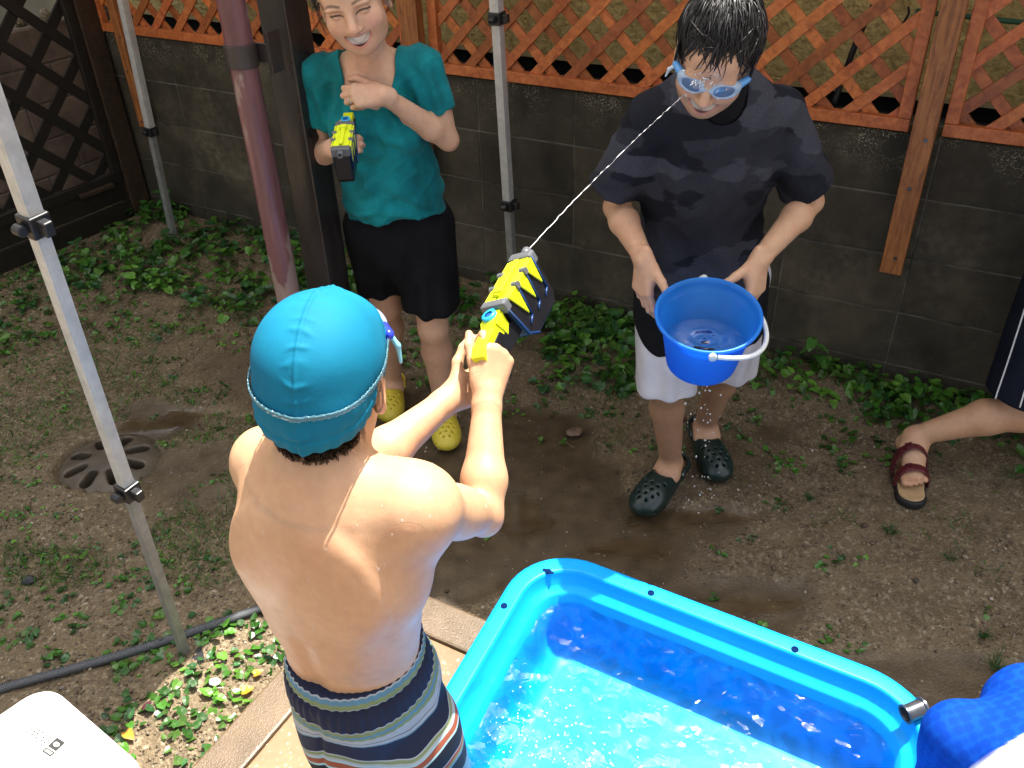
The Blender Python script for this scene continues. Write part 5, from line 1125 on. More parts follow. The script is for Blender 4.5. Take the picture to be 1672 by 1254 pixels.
# ================================================================== CHILD at the bottom right corner, blue shirt
def child_corner():
    c = at(1688, 1272, .84)
    root = empty('person', A(.86, .82, .0), 'person in blue patterned shirt with white lower panel bent over the tub corner', 'person')
    ch = A(c[0], c[1], c[2]); s = Sdf()
    hipc = ch + A(.20, -.22, -.14); neck = ch + A(.13, .04, .0); hc = neck + A(.16, -.10, -.06)
    sh1, sh2 = ch + A(-.10, .07, .02), ch + A(.17, .10, -.02)
    s.cap(hipc, ch, .105, .11, .04); s.cap(ch, neck, .10, .05, .04); s.cap(neck, hc, .045, .05, .02); 
    e1_ = sh1 + A(.03, -.02, -.21); w1 = e1_ + A(.10, -.06, -.13); arm(s, sh1, e1_, w1, .82); hand(s, w1, A(.3, .1, -.9), A(-.8, 0, -.2), 'L', .78)
    e2_ = sh2 + A(.06, -.12, -.17); w2 = e2_ + A(.04, -.06, -.16); arm(s, sh2, e2_, w2, .82); hand(s, w2, A(-.2, .5, -.8), A(.8, .2, .2), 'R', .78)
    for x in (-1, 1):
        hp = hipc + A(.07 * x, .05 * x, -.02); kn = hp + A(-.05 + .05 * x, .14, -.20); an = kn + A(.06, -.14, 0); an[2] = .11; legp(s, hp, kn, an, A(.2, -1, 0), .8); foot(s, an, (-.2, 1), .8)
    head(s, hc, basis(A(-.3, .9, -.6)), .97, None)
    clay('body', s, .006, skin_mat('crouching_skin', 0, .45), root, col=lambda V: np.tile(SK_K, (len(V), 1)))
    hr = Sdf(); hr.ell(hc + A(.01, -.02, .03), A(.085, .095, .09), None, .01); clay('hair', hr, .006, plain('dark_hair', (.012, .01, .008), .4, var=.4), root, disp=lambda V: .003 * vnoise(V * 90, 3))
    g = Sdf(); g.cap(hipc + A(0, 0, .0), ch + A(.015, -.02, .01), .135, .138, .03); g.cap(ch + A(.015, -.02, .01), ch + A(.05, .11, .02), .136, .085, .05); u_ = unit(e1_ - sh1); sg = Sdf(); sg.cap(sh1, sh1 + u_ * .15, .064, .070, .02); sg.plane(sh1 + u_ * .13, u_, .004); g.grp(sg, .05)
    u_ = unit(e2_ - sh2); sg = Sdf(); sg.cap(sh2, sh2 + u_ * .15, .064, .068, .02); sg.plane(sh2 + u_ * .13, u_, .004); g.grp(sg, .05)
    bm = NT('blue_patterned_knit'); tc = bm.n('TexCoord').outputs['Object']
    v = bm.n('TexVoronoi'); v.inputs['Scale'].default_value = 52; v.inputs['Randomness'].default_value = .12; bm.l(tc, v.inputs['Vector'])
    hexc = bm.mix(bm.ramp(v.outputs['Distance'], [(.45, (0, 0, 0)), (.62, (1, 1, 1))]), (.001, .040, .31), (.002, .056, .37))
    wq = bm.attr('white'); bm.set(color=bm.mix(wq, hexc, (.62, .62, .64)), rough=.75, spec=.12); bm.bump(bm.tex(400, detail=1), .2, .001)
    wn_ = unit(A(.42, -.86, -.30)); w0 = at(1622, 1236, .80)
    clay('patterned_shirt', g, .0045, bm.m, root, disp=lambda V: .006 * vnoise(V * A(7, 7, 7), 61) + .003 * vnoise(V * A(20, 20, 20), 62), attrs=lambda V: dict(white=sstep(-.002, .002, (V - w0) @ wn_ + .01 * vnoise(V * 5, 63))))
child_corner()
# ================================================================== PADDLING TUB
PC = A(.050, 1.7055, 0); PA = unit(A(.860, -.510, 0)); PB = unit(A(-.434, -.901, 0)); PLA, PLB, PZ = 1.02, 1.25, .36
def ring(inset, z, rad, n=12, m=14):
    """rounded outline of the tub at a given inset; returns points in order"""
    r = max(rad - inset, .03); P = []
    cs = [(inset + r, inset + r, 180), (PLA - inset - r, inset + r, 270), (PLA - inset - r, PLB - inset - r, 0), (inset + r, PLB - inset - r, 90)]
    for i, (a, b, t0) in enumerate(cs):
        for k in range(n): t = math.radians(t0 + 90 * k / (n - 1)); P.append((a + r * math.cos(t), b + r * math.sin(t)))
        a2, b2, t2 = cs[(i + 1) % 4]; e = (a2 + r * math.cos(math.radians(t2)), b2 + r * math.sin(math.radians(t2))); s0 = P[-1]
        for k in range(1, m): u = k / m; P.append((s0[0] * (1 - u) + e[0] * u, s0[1] * (1 - u) + e[1] * u))
    return np.array([PC + PA * a + PB * b + A(0, 0, z) for a, b in P])
tubm = NT('blue_polyethylene'); tubm.set(color=tubm.mix(tubm.ramp(tubm.tex(34, detail=6, rough=.7), [(.58, (0,) * 3), (.75, (.35,) * 3)]), tubm.ramp(tubm.tex(3), [(.3, (.004, .30, .76)), (.7, (.007, .35, .82))]), (.05, .40, .78)), rough=.36, spec=.16, sss=.0); tubm.bump(tubm.tex(90, detail=3), .08, .002)
prof = [(.010, .056), (.006, .28), (.004, .326), (-.008, .329), (-.0095, .334), (-.0095, .358), (-.0085, .3645), (-.004, .3683), (.0005, .369), (.004, .3691), (.031, .3691), (.0345, .3688), (.038, .3662), (.040, .360), (.041, .354), (.049, .334), (.053, .327), (.068, .323), (.073, .318), (.084, .22), (.092, .175), (.105, .150), (.15, .142)]
R_ = [ring(i, z, .17) for i, z in prof]; nr = len(R_[0]); V = np.concatenate(R_ + [[PC + PA * PLA / 2 + PB * PLB / 2 + A(0, 0, .141)], ring(.02, .054, .17)]); nP = len(prof)
Q = [[i * nr + j, (i + 1) * nr + j, (i + 1) * nr + (j + 1) % nr, i * nr + (j + 1) % nr] for i in range(nP - 1) for j in range(nr)] + [[(nP - 1) * nr + j, nP * nr, (nP - 1) * nr + (j + 1) % nr] for j in range(nr)]
b0 = nP * nr + 1; Q += [[b0 + j, j, (j + 1) % nr, b0 + (j + 1) % nr] for j in range(nr)] + [[b0 + j for j in range(nr)]]
tub = empty('paddling_tub', PC + PA * PLA / 2 + PB * PLB / 2, 'big bright blue plastic tub used as a paddling pool, full of water', 'paddling pool')
tb = mesh_np('basin', V, Q, tubm.m, tub)
# rim holes: dark discs on the rim, inner shade put into their colour
hol = plain('hole_shadow', (.002, .012, .06), .9, spec=.05)
for q in ((823, 989), (895, 933), (1063, 968), (1298, 1060)):
    c = gnd(*q, .3703); b = MB(); b.lathe([(0, .0), (.0085, .0), (.0085, .0022), (.0060, .0024), (.0058, .0012), (0, .0012)], 16, c - A(0, 0, .0012)); 
    if q == (895, 933):
        b.box(c + A(0, 0, .0006), (.030, .008, .0016), np.stack([PA, unit(np.cross(A(0, 0, 1), PA)), A(0, 0, 1)], 1))
    b.build('rim_hole', hol, tub, smooth=False)
sp = NT('grey_pipe'); sp.set(color=sp.ramp(sp.tex(20), [(.3, (.03, .032, .04)), (.7, (.10, .105, .12))]), rough=.32, metal=.4); sp.bump(sp.tex(60), .2, .002)
c = gnd(1493, 1160, .388); ax = unit(A(.95, .30, .12)); b = MB(); b.lathe([(.017, -.024), (.0215, -.024), (.0215, -.020), (.0185, -.018), (.0185, .017), (.0215, .019), (.0215, .024), (.017, .024), (.0155, .02), (.0155, -.02), (.017, -.024)], 32, c, rot_to(ax))
o = b.build('pipe_fitting', sp.m, None, smooth=True); tag(o, 'short flanged dark grey pipe fitting sitting on the rim corner of the blue tub', 'pipe fitting')
o.modifiers.new('Edge', 'EDGE_SPLIT').split_angle = math.radians(40)

# ---- water in the tub ----
def waves(x, y):
    P = np.stack([x, y, np.zeros_like(x)], 1)
    z = .0045 * vnoise(P * 8, 71) + .0034 * vnoise(P * 19 + .5 * vnoise(P * 7, 70)[:, None], 72) + .0014 * vnoise(P * 52, 73)
    for cx, cy, a, k, d in ((.02, .98, .0020, 120, .16), (.28, 1.02, .0016, 130, .14), (.46, 1.15, .0009, 150, .10), (-.02, .80, .002, 120, .2)):
        r = np.hypot(x - cx, y - cy); z += a * np.sin(r * k + 1.5 * vnoise(P * 14, 74)) * np.exp(-(r / d) ** 2)
    return z
def water_mat(name, tint, caustic=1.0, sc=17):
    t = NT(name); ntr = t.t; out = ntr.nodes['Material Output']
    g = t.n('BsdfGlossy'); g.inputs['Roughness'].default_value = .03; g.inputs['Color'].default_value = (1, 1, 1, 1)
    tr = t.n('BsdfTransparent'); fr = t.n('Fresnel'); fr.inputs['IOR'].default_value = 1.40
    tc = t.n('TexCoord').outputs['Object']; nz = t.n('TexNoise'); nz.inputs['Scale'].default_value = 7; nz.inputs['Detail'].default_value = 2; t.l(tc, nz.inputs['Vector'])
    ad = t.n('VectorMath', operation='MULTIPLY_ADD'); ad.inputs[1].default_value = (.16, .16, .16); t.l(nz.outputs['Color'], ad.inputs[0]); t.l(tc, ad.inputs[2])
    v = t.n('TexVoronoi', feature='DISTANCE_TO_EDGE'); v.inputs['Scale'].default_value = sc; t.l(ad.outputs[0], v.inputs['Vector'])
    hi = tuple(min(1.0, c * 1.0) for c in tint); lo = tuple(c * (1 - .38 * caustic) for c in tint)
    t.l(t.ramp(v.outputs['Distance'], [(.0, hi), (.06, hi), (.22, lo)]), tr.inputs[0])  # caustic light put into the transparent colour as a cell pattern
    bp = t.n('Bump'); bp.inputs['Strength'].default_value = .32; bp.inputs['Distance'].default_value = .006; t.l(t.tex(30, detail=1, dist=1.2), bp.inputs['Height']); t.l(bp.outputs[0], g.inputs['Normal']); t.l(bp.outputs[0], fr.inputs['Normal'])
    m = t.n('MixShader'); t.l(fr.outputs[0], m.inputs[0]); t.l(tr.outputs[0], m.inputs[1]); t.l(g.outputs[0], m.inputs[2]); t.l(m.outputs[0], out.inputs[0]); return t.m
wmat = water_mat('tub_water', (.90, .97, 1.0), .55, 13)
WZ = .292; st_ = .006
na, nb = int(PLA / st_), int(PLB / st_); ga, gb_ = np.meshgrid(np.arange(na + 1) * st_, np.arange(nb + 1) * st_, indexing='ij'); ga, gb_ = ga.ravel(), gb_.ravel()
XY = PC[:2] + np.outer(ga, PA[:2]) + np.outer(gb_, PB[:2]); z = WZ + waves(XY[:, 0], XY[:, 1])
ins = .076; rr = .094; qa = np.maximum(np.maximum(ins + rr - ga, ga - (PLA - ins - rr)), 0); qb = np.maximum(np.maximum(ins + rr - gb_, gb_ - (PLB - ins - rr)), 0); inside = np.hypot(qa, qb) < rr
ii = (np.arange(na)[:, None] * (nb + 1) + np.arange(nb)[None]).ravel(); Qw = np.stack([ii, ii + nb + 1, ii + nb + 2, ii + 1], 1); Qw = Qw[inside[Qw].all(1)][:, ::-1]
used = np.zeros(len(ga), bool); used[Qw.ravel()] = True; mp = np.cumsum(used) - 1
ow = mesh_np('pool_water', np.stack([XY[:, 0], XY[:, 1], z], 1)[used], mp[Qw], wmat); tag(ow, 'rippling sunlit water filling the big blue tub', 'water', kind='structure')
# froth stirred up around the boy's legs
fm = NT('white_froth'); fm.set(color=(.75, .85, .9), rough=.3)
fb = MB(); nf = 0
for k in range(420):
    c0 = [(-.02, .96), (.10, 1.08), (.22, .98), (.02, 1.2)][k % 4]; x, y = RNG.normal(c0[0], .07), RNG.normal(c0[1], .06); r = RNG.uniform(.0008, .0026)
    zz = WZ + waves(np.array([x]), np.array([y]))[0]; fb.lathe([(0, -.5 * r), (r, -.1 * r), (.8 * r, .5 * r), (0, .7 * r)], 6, (x, y, zz))
o = fb.build('water_froth', fm.m, None, smooth=True); tag(o, 'small white bubbles floating on the tub water near the boy', 'froth', kind='stuff')

# ================================================================== BUCKET
bc = at(1157, 512, 1.835); BT = rot_to(unit(A(-.03, -.27, 1))); bz = BT[:, 2]
bm_ = NT('translucent_blue'); bm_.set(color=bm_.ramp(bm_.tex(12), [(.3, (.03, .31, .74)), (.7, (.05, .38, .82))]), rough=.28)
_t = bm_.n('BsdfTranslucent'); _t.inputs[0].default_value = (.03, .28, .95, 1); _p = bm_.n('BsdfTransparent'); _p.inputs[0].default_value = (.10, .38, .95, 1)
_m1 = bm_.n('MixShader'); _m1.inputs[0].default_value = .50; _m2 = bm_.n('MixShader'); _m2.inputs[0].default_value = .20
bm_.l(bm_.b.outputs[0], _m1.inputs[1]); bm_.l(_t.outputs[0], _m1.inputs[2]); bm_.l(_m1.outputs[0], _m2.inputs[1]); bm_.l(_p.outputs[0], _m2.inputs[2]); bm_.l(_m2.outputs[0], bm_.t.nodes['Material Output'].inputs[0])
bucket = empty('bucket', bc - bz * .2, 'translucent blue plastic bucket of water held in front of the man', 'bucket')
b = MB(); BT = BT @ np.diag([.96, .96, .82]); b.lathe([(0, -.205), (.088, -.205), (.092, -.200), (.1135, -.045), (.1155, -.035), (.1185, -.033), (.1255, -.012), (.1330, -.010), (.1345, -.002), (.1310, .002), (.1265, .000), (.1225, -.012), (.1150, -.036), (.1105, -.040), (.0895, -.196), (0, -.199)], 64, bc, BT); b.build('tub', bm_.m, bucket, smooth=True)
wh = plain('white_plastic', (.66, .68, .66), .35, var=.05)
# pivots front and back, handle hanging to the right
pf, pbk = bc + BT @ A(-.012, -.136, -.012), bc + BT @ A(.012, .136, -.012)
P = [bc + BT @ A(.150 * math.sin(t) ** .8 if math.sin(t) > 0 else 0, -.138 * math.cos(t), -.012 - .055 * math.sin(t)) for t in np.linspace(0, math.pi, 30)]
b = MB(); b.tube(spline(P, 60), .0062, 10)
for p in (pf, pbk): b.lathe([(0, -.006), (.010, -.006), (.010, .006), (0, .006)], 14, p, rot_to(BT[:, 1]))
b.build('handle', wh, bucket, smooth=True)
th = np.linspace(0, 2 * math.pi, 64, endpoint=False); V = [bc - bz * .118]; RR_ = np.linspace(.004, .0945, 22)
lvl = unit(A(0, 0, 1)); e_x = A(1, 0, 0); e_y = A(0, 1, 0); wc = bc - bz * .088; V = []
for r in RR_:
    for t in th:
        p = wc + e_x * r * math.cos(t) + e_y * r * math.sin(t) * 1.01; p[2] += .0022 * math.sin(r * 190) * math.exp(-((p[0] - wc[0]) ** 2 + (p[1] - wc[1]) ** 2) / .003) + .0025 * vnoise(np.array([p * 30]), 5)[0]; V.append(p)
Qb = np.array([[i * 64 + j, i * 64 + (j + 1) % 64, (i + 1) * 64 + (j + 1) % 64, (i + 1) * 64 + j] for i in range(21) for j in range(64)])[:, ::-1]
ob = mesh_np('bucket_water', np.array(V), Qb[:, ::-1], water_mat('bucket_water_surface', (.80, .92, 1.0), .8, 22)); tag(ob, 'clear rippled water inside the blue bucket', 'water')

# ================================================================== WATER JET and drops
dm = NT('jet_water'); dm.set(color=(1, 1, 1), rough=.08, trans=.55, ior=1.33); 
j0 = BOY['GL'](0, .264, .036); j1 = at(1120, 152, (MAN['hc'] + MAN['HM'] @ A(0, .10, .0))[1]); v = j1 - j0
def jet(t): return j0 + v * t + A(0, 0, .035 * t * (1 - t))
jb = MB(); T = np.linspace(0, .99, 420); rj = np.full(420, .0010); t = .30
while t < .99:                                                # the jet thins out between its beads further along
    ln, gap = RNG.uniform(.012, .060), RNG.uniform(.006, .042); m_ = (T >= t + ln) & (T < t + ln + gap); rj[m_] = .00022
    m_ = (T >= t) & (T < t + ln); rj[m_] = np.maximum(.00022, (.0007 + .0006 * RNG.random()) * np.sin(np.clip((T[m_] - t) / ln, 0, 1) * math.pi) ** .6); t += ln + gap
jb.tube(np.array([jet(x) for x in T]) + .0009 * np.stack([vnoise(np.stack([T * 60, T * 0 + i, T * 0], 1), 9) for i in range(3)], 1), rj, 7)
o = jb.build('water_jet', dm.m, None, smooth=True); tag(o, 'thin broken jet of water from the boy\'s gun to the man\'s goggles', 'water jet')
sbm = MB()
def blob(c, r, d=None, k=1.0): sbm.lathe([(0, -r * k), (.75 * r, -.6 * r * k), (r, 0), (.7 * r, .65 * r * k), (0, r * k)], 8, c, rot_to(A(0, 0, 1) if d is None else d))
for k in range(42): q = at(1146 + RNG.normal(0, 15), 130 + RNG.normal(0, 13), j1[1] - .015 - abs(RNG.normal(0, .02))); blob(q, RNG.uniform(.0007, .0019), unit(RNG.normal(size=3) * .5 + A(.7, -.2, .8)), RNG.uniform(1.2, 5))
o = sbm.build('splash_drops', dm.m, None, smooth=True); tag(o, 'spray of droplets bursting on the man\'s forehead and goggles', 'water drops', kind='stuff')
sbm = MB()
for k in range(60):
    x = 1120 + 50 * RNG.random() + (RNG.normal(0, 6)); y = RNG.uniform(590, 840); q = at(x, y, 2.02 + .1 * RNG.random())
    if q[2] > .03: blob(q, RNG.uniform(.0012, .0033), None, RNG.uniform(1, 1.8))
o = sbm.build('falling_drops', dm.m, None, smooth=True); tag(o, 'loose drops of water falling below the blue bucket', 'water drops', kind='stuff')

# ================================================================== HOSE, WHITE BOX
hm_ = NT('braided_hose'); _w = hm_.n('TexWave'); _w.bands_direction = 'DIAGONAL'; _w.inputs['Scale'].default_value = 95; hm_.l(hm_.n('TexCoord').outputs['Object'], _w.inputs['Vector'])
hm_.set(color=hm_.ramp(_w.outputs['Fac'], [(.35, (.02, .022, .026)), (.6, (.13, .135, .145))]), rough=.45); hm_.bump(_w.outputs['Fac'], .5, .003)
hp_ = [gnd(-140, 1180), gnd(0, 1132), gnd(120, 1098), gnd(230, 1066), gnd(350, 1026), gnd(460, 988), gnd(520, 968)]
b = MB(); b.tube(spline([p + A(0, 0, .016) for p in hp_], 90), .0130, 14); hose = b.build('garden_hose', hm_.m, None, smooth=True); tag(hose, 'grey braided hose lying across the gravel past the foot of the near tent leg', 'hose')
b = MB(); d = unit(hp_[-1] - hp_[-2]); cc = gnd(478, 1002, .03); b.lathe([(0, -.05), (.026, -.05), (.026, -.02), (.031, -.018), (.031, .0), (.027, .003), (.027, .05), (0, .05)], 24, cc, rot_to(A(.25, .25, .9))); b.build('connector', plain('olive_rubber', (.035, .033, .025), .6), hose, smooth=True)
bz_ = .50; K0 = gnd(76, 1112, bz_); ku, kv = unit(A(-.66, -.751, 0)), unit(A(.80, -.60, 0)); BLU, BLV = .60, .36
wbm = plain('white_polypropylene', (.80, .80, .78), .35, var=.02)
def rrect(inset, z, rad, n=9):
    r = max(rad - inset, .008); P = []
    for a, b, t0 in ((inset + r, inset + r, 180), (BLU - inset - r, inset + r, 270), (BLU - inset - r, BLV - inset - r, 0), (inset + r, BLV - inset - r, 90)):
        for k in range(n): t = math.radians(t0 + 90 * k / (n - 1)); P.append((a + r * math.cos(t), b + r * math.sin(t)))
    return np.array([K0 + ku * a + kv * b + A(0, 0, z - bz_) for a, b in P])
def loft(rings):
    n = len(rings[0]); V = np.concatenate(rings); F = [[i * n + j, i * n + (j + 1) % n, (i + 1) * n + (j + 1) % n, (i + 1) * n + j] for i in range(len(rings) - 1) for j in range(n)]; return V, F + [list(range(n))[::-1], [(len(rings) - 1) * n + j for j in range(n)]]
box = empty('storage_box', K0 + ku * .3 + kv * .18 - A(0, 0, bz_), 'white plastic storage box with a small printed label on its lid, bottom left', 'storage box')
mesh_np('tub', *loft([rrect(.03, 0, .06), rrect(.014, bz_ - .06, .06), rrect(.012, bz_ - .052, .06)]), wbm, box)
mesh_np('lid', *loft([rrect(.006, bz_ - .055, .06), rrect(0, bz_ - .05, .055), rrect(0, bz_ - .010, .055), rrect(.003, bz_ - .003, .055), rrect(.010, bz_, .055)]), wbm, box)
s = Sdf(); s.cap(K0 + kv * .27 + ku * .02 - A(0, 0, .045), K0 + kv * .44 + ku * .10 - A(0, 0, .050), .020, .034, .02, A(0, 0, 1), .6); clay('grab_lip', s, .005, wbm, box)
# label, printed in grey on a faint cream film, upside down as seen from here
lc = gnd(70, 1208, bz_); lu = unit(gnd(108, 1228, bz_) - gnd(33, 1180, bz_)); lv = np.cross(A(0, 0, 1), lu)
LMx = np.stack([lu, lv, A(0, 0, 1)], 1)
film = plain('label_film', (.74, .73, .66), .4, var=.02); ink = plain('grey_ink', (.05, .048, .042), .6); inkd = plain('dark_ink', (.012, .012, .011), .6)
b = MB(); b.box(lc + A(0, 0, .0004), (.096, .034, .0008), LMx); lab = b.build('label', film, box, bevel=.0003)
b = MB()
for r in range(4):
    x = -.045
    while x < .018:
        w_ = RNG.uniform(.002, .008); b.box(lc + LMx @ A(x + w_ / 2, .0105 - .0066 * r, .0009), (w_, .0032, .0003), LMx); x += w_ + RNG.uniform(.0012, .005)
b.build('small_print', ink, lab)
b = MB(); b.box(lc + LMx @ A(.034, .006, .0009), (.025, .022, .0004), LMx); b.box(lc + LMx @ A(.034, -.0125, .0009), (.026, .0105, .0004), LMx); mk = b.build('emblem', inkd, lab)
b = MB(); V = [lc + LMx @ A(.034 + .007 * math.cos(t), .006 + .0048 * math.sin(t) * (1 if math.sin(t) < 0 else .9), .0013) for t in np.linspace(0, 2 * math.pi, 24, endpoint=False)]; b.add(V, [list(range(24))])
for k in range(5): b.box(lc + LMx @ A(.0265 + .0038 * k, -.0125, .0013), (.0016, .0056, .0002), LMx)
b.build('emblem_mark', film, mk)
b = MB(); V = [lc + LMx @ A(.034 + .0022 * math.cos(t), .006 + .0022 * math.sin(t), .0016) for t in np.linspace(0, 2 * math.pi, 16, endpoint=False)]; b.add(V, [list(range(16))]); b.build('emblem_pupil', inkd, mk)

# ring on the woman's finger
# ================================================================== GRAVEL (one pile, far too many to count)
PHI = (1 + 5 ** .5) / 2
ICO = np.array([(-1, PHI, 0), (1, PHI, 0), (-1, -PHI, 0), (1, -PHI, 0), (0, -1, PHI), (0, 1, PHI), (0, -1, -PHI), (0, 1, -PHI), (PHI, 0, -1), (PHI, 0, 1), (-PHI, 0, -1), (-PHI, 0, 1)]) / math.hypot(1, PHI)
ICF = np.array([(0, 11, 5), (0, 5, 1), (0, 1, 7), (0, 7, 10), (0, 10, 11), (1, 5, 9), (5, 11, 4), (11, 10, 2), (10, 7, 6), (7, 1, 8), (3, 9, 4), (3, 4, 2), (3, 2, 6), (3, 6, 8), (3, 8, 9), (4, 9, 5), (2, 4, 11), (6, 2, 10), (8, 6, 7), (9, 8, 1)])
def wall_d(x, y): return WD - (x * WN[0] + y * WN[1])
def in_path(x, y):
    d = np.stack([x - cn[0], y - cn[1]], 1); return (-(d @ e1[:2]) > -.01) & ((d @ e2[:2]) > -.01)
N = 76000; x = RNG.uniform(-2.6, 2.2, N); y = 1.0 + 3.6 * RNG.random(N) ** 1.35
den = .42 + .75 * sstep(-.25, .35, fbm(np.stack([x * 2.3, y * 2.3, 0 * x], 1), 31, 3)); den = den * (1 - .90 * mud_at(x, y)) * (1 - pud_at(x, y))
den *= 1 - .55 * sstep(2.6, 3.6, y) * (x < .2)
k = (RNG.random(N) < den) & (wall_d(x, y) > .02) & ~in_path(x, y) & (np.hypot(x - dc[0], y - dc[1]) > .20); x, y = x[k], y[k]; N = len(x)
r = .0022 + .0040 * RNG.random(N) ** 2.2; r[RNG.random(N) < .012] *= 2.0
rot = RNG.normal(size=(N, 4)); rot /= np.linalg.norm(rot, axis=1, keepdims=True); a_, b_, c_, d_ = rot.T
RM = np.stack([1 - 2 * (c_ ** 2 + d_ ** 2), 2 * (b_ * c_ - a_ * d_), 2 * (b_ * d_ + a_ * c_), 2 * (b_ * c_ + a_ * d_), 1 - 2 * (b_ ** 2 + d_ ** 2), 2 * (c_ * d_ - a_ * b_), 2 * (b_ * d_ - a_ * c_), 2 * (c_ * d_ + a_ * b_), 1 - 2 * (b_ ** 2 + c_ ** 2)], 1).reshape(-1, 3, 3)
sh = ICO[None] * RNG.uniform(.65, 1.15, (N, 1, 3)) * (1 + RNG.uniform(-.22, .22, (N, 12, 1)))
V = np.einsum('nij,nkj->nki', RM, sh) * r[:, None, None]; V[..., 2] *= .8
V += np.stack([x, y, ground_z(x, y) + r * .35], 1)[:, None]
pal = np.array([(.11, .078, .045), (.16, .115, .068), (.21, .155, .095), (.13, .10, .068), (.075, .052, .032), (.26, .205, .135), (.15, .13, .105), (.38, .33, .26)]); pc = pal[RNG.choice(8, N, p=(.2, .22, .17, .13, .14, .08, .045, .015))] * RNG.uniform(.75, 1.25, (N, 1))
gv = NT('wet_gravel'); gv.set(color=gv.attr('Col', 'Color'), rough=.5, spec=.4)
o = mesh_np('gravel', V.reshape(-1, 3), (ICF[None] + 12 * np.arange(N)[:, None, None]).reshape(-1, 3), gv.m, col=np.repeat(pc, 12, 0), smooth=False); tag(o, 'small brown gravel scattered over the wet yard', 'gravel', kind='stuff')

# ================================================================== GROUND COVER
lfm = NT('leaf'); lc_ = lfm.attr('Col', 'Color'); lfm.set(color=lfm.mix(.5, lc_, lfm.ramp(lfm.tex(120), [(.3, (.6, .6, .6)), (.7, (1, 1, 1))]), 'MULTIPLY'), rough=.32, spec=.5)
_tl = lfm.n('BsdfTranslucent'); lfm.l(lc_, _tl.inputs[0]); _ms = lfm.n('MixShader'); _ms.inputs[0].default_value = .22; lfm.l(lfm.b.outputs[0], _ms.inputs[1]); lfm.l(_tl.outputs[0], _ms.inputs[2]); lfm.l(_ms.outputs[0], lfm.t.nodes['Material Output'].inputs[0])
# heart shaped leaf: midrib plus two folded halves
LV = np.array([(0, 0, 0), (0, .25, -.02), (0, .55, .0), (0, .8, -.03), (0, 1, -.10), (.30, -.10, .07), (.44, .18, .10), (.40, .48, .08), (.22, .78, .02), (-.30, -.10, .07), (-.44, .18, .10), (-.40, .48, .08), (-.22, .78, .02)]); LFQ = [(0, 5, 6, 1), (1, 6, 7, 2), (2, 7, 8, 3), (0, 1, 10, 9), (1, 2, 11, 10), (2, 3, 12, 11)]; LFT = [(3, 8, 4), (3, 4, 12)]
class Leaves:
    def __init__(s): s.V = []; s.C = []; s.Q = []; s.T = []; s.n = 0
    def leaf(s, p, az, tilt, size, col, wid=1.0, stem=None, roll=0.0):
        ca, sa, ct, st2 = math.cos(az), math.sin(az), math.cos(tilt), math.sin(tilt); f = A(ca * ct, sa * ct, st2); r_ = A(-sa, ca, 0); u_ = np.cross(r_, f) * -1
        u_ = np.cross(f, r_) * -1 if np.cross(f, r_)[2] < 0 else np.cross(f, r_); r2 = r_ * math.cos(roll) + u_ * math.sin(roll); u2 = u_ * math.cos(roll) - r_ * math.sin(roll)
        L = LV * RNG.uniform(.9, 1.1, LV.shape); W = p + size * (L[:, :1] * r2 * wid + L[:, 1:2] * f + L[:, 2:] * u2); s.V.append(W); s.C.append(np.tile(col, (13, 1)) * RNG.uniform(.93, 1.07)); n = s.n
        s.Q += [[a + n for a in q] for q in LFQ]; s.T += [[a + n for a in q] for q in LFT]; s.n += 13
        if stem is not None: s.blade(stem, p, .0012, A(*col) * .8)
    def blade(s, a, b, w, col, mid=None):
        a, b = A(*a), A(*b); d = unit(b - a + 1e-9); side = unit(np.cross(d, A(RNG.normal(), RNG.normal(), .3))) * w; m = (a + b) / 2 if mid is None else mid
        s.V.append(np.array([a - side, a + side, m + side * .8, m - side * .8, b])); s.C.append(np.tile(col, (5, 1))); n = s.n; s.Q.append([n, n + 1, n + 2, n + 3]); s.T.append([n + 3, n + 2, n + 4]); s.n += 5
    def build(s, name, parent=None): return mesh_np(name, np.concatenate(s.V), s.Q + s.T, lfm.m, parent, col=np.concatenate(s.C), smooth=False)
GREENS = [(.030, .105, .014), (.045, .15, .020), (.020, .075, .012), (.075, .20, .03), (.05, .125, .022), (.025, .09, .03)]
def green(): return A(*GREENS[RNG.integers(len(GREENS))]) * A(1.5, 1.3, 1.1) * RNG.uniform(.7, 1.25)
def clump(lv, x, y, n, h, sz, spread):
    z0 = float(ground_z(np.array([x]), np.array([y]))[0]); c = green()
    for _ in range(n):
        a = RNG.uniform(0, 6.283); rr = spread * RNG.random() ** .6; hh = h * RNG.uniform(.3, 1) * (1 - .4 * rr / max(spread, 1e-6)); p = A(x + rr * math.cos(a), y + rr * math.sin(a), z0 + hh)
        lv.leaf(p, a + RNG.normal(0, .7), RNG.uniform(-.75, .35), sz * RNG.uniform(.55, 1.15), c * RNG.uniform(.75, 1.3), RNG.uniform(.8, 1.15), (x + rr * .3 * math.cos(a), y + rr * .3 * math.sin(a), z0), RNG.normal(0, .25))
gc_ = Leaves()
def along_wall(u0, u1, n, dmax, h, sz, spread):
    for _ in range(n):
        u = RNG.uniform(u0, u1); d = .03 + dmax * RNG.random() ** 1.6; p = wp(u, 0, d); clump(gc_, p[0], p[1], RNG.integers(5, 11), h * RNG.uniform(.5, 1.2), sz, spread)
along_wall(-4.15, -2.3, 130, .70, .10, .048, .07)           # the lush far left corner
along_wall(-2.3, -1.55, 34, .30, .10, .052, .06); along_wall(-1.55, -.95, 50, .36, .10, .048, .065); along_wall(-.95, .35, 62, .20, .075, .042, .06); along_wall(.3, 1.6, 50, .32, .08, .042, .06)
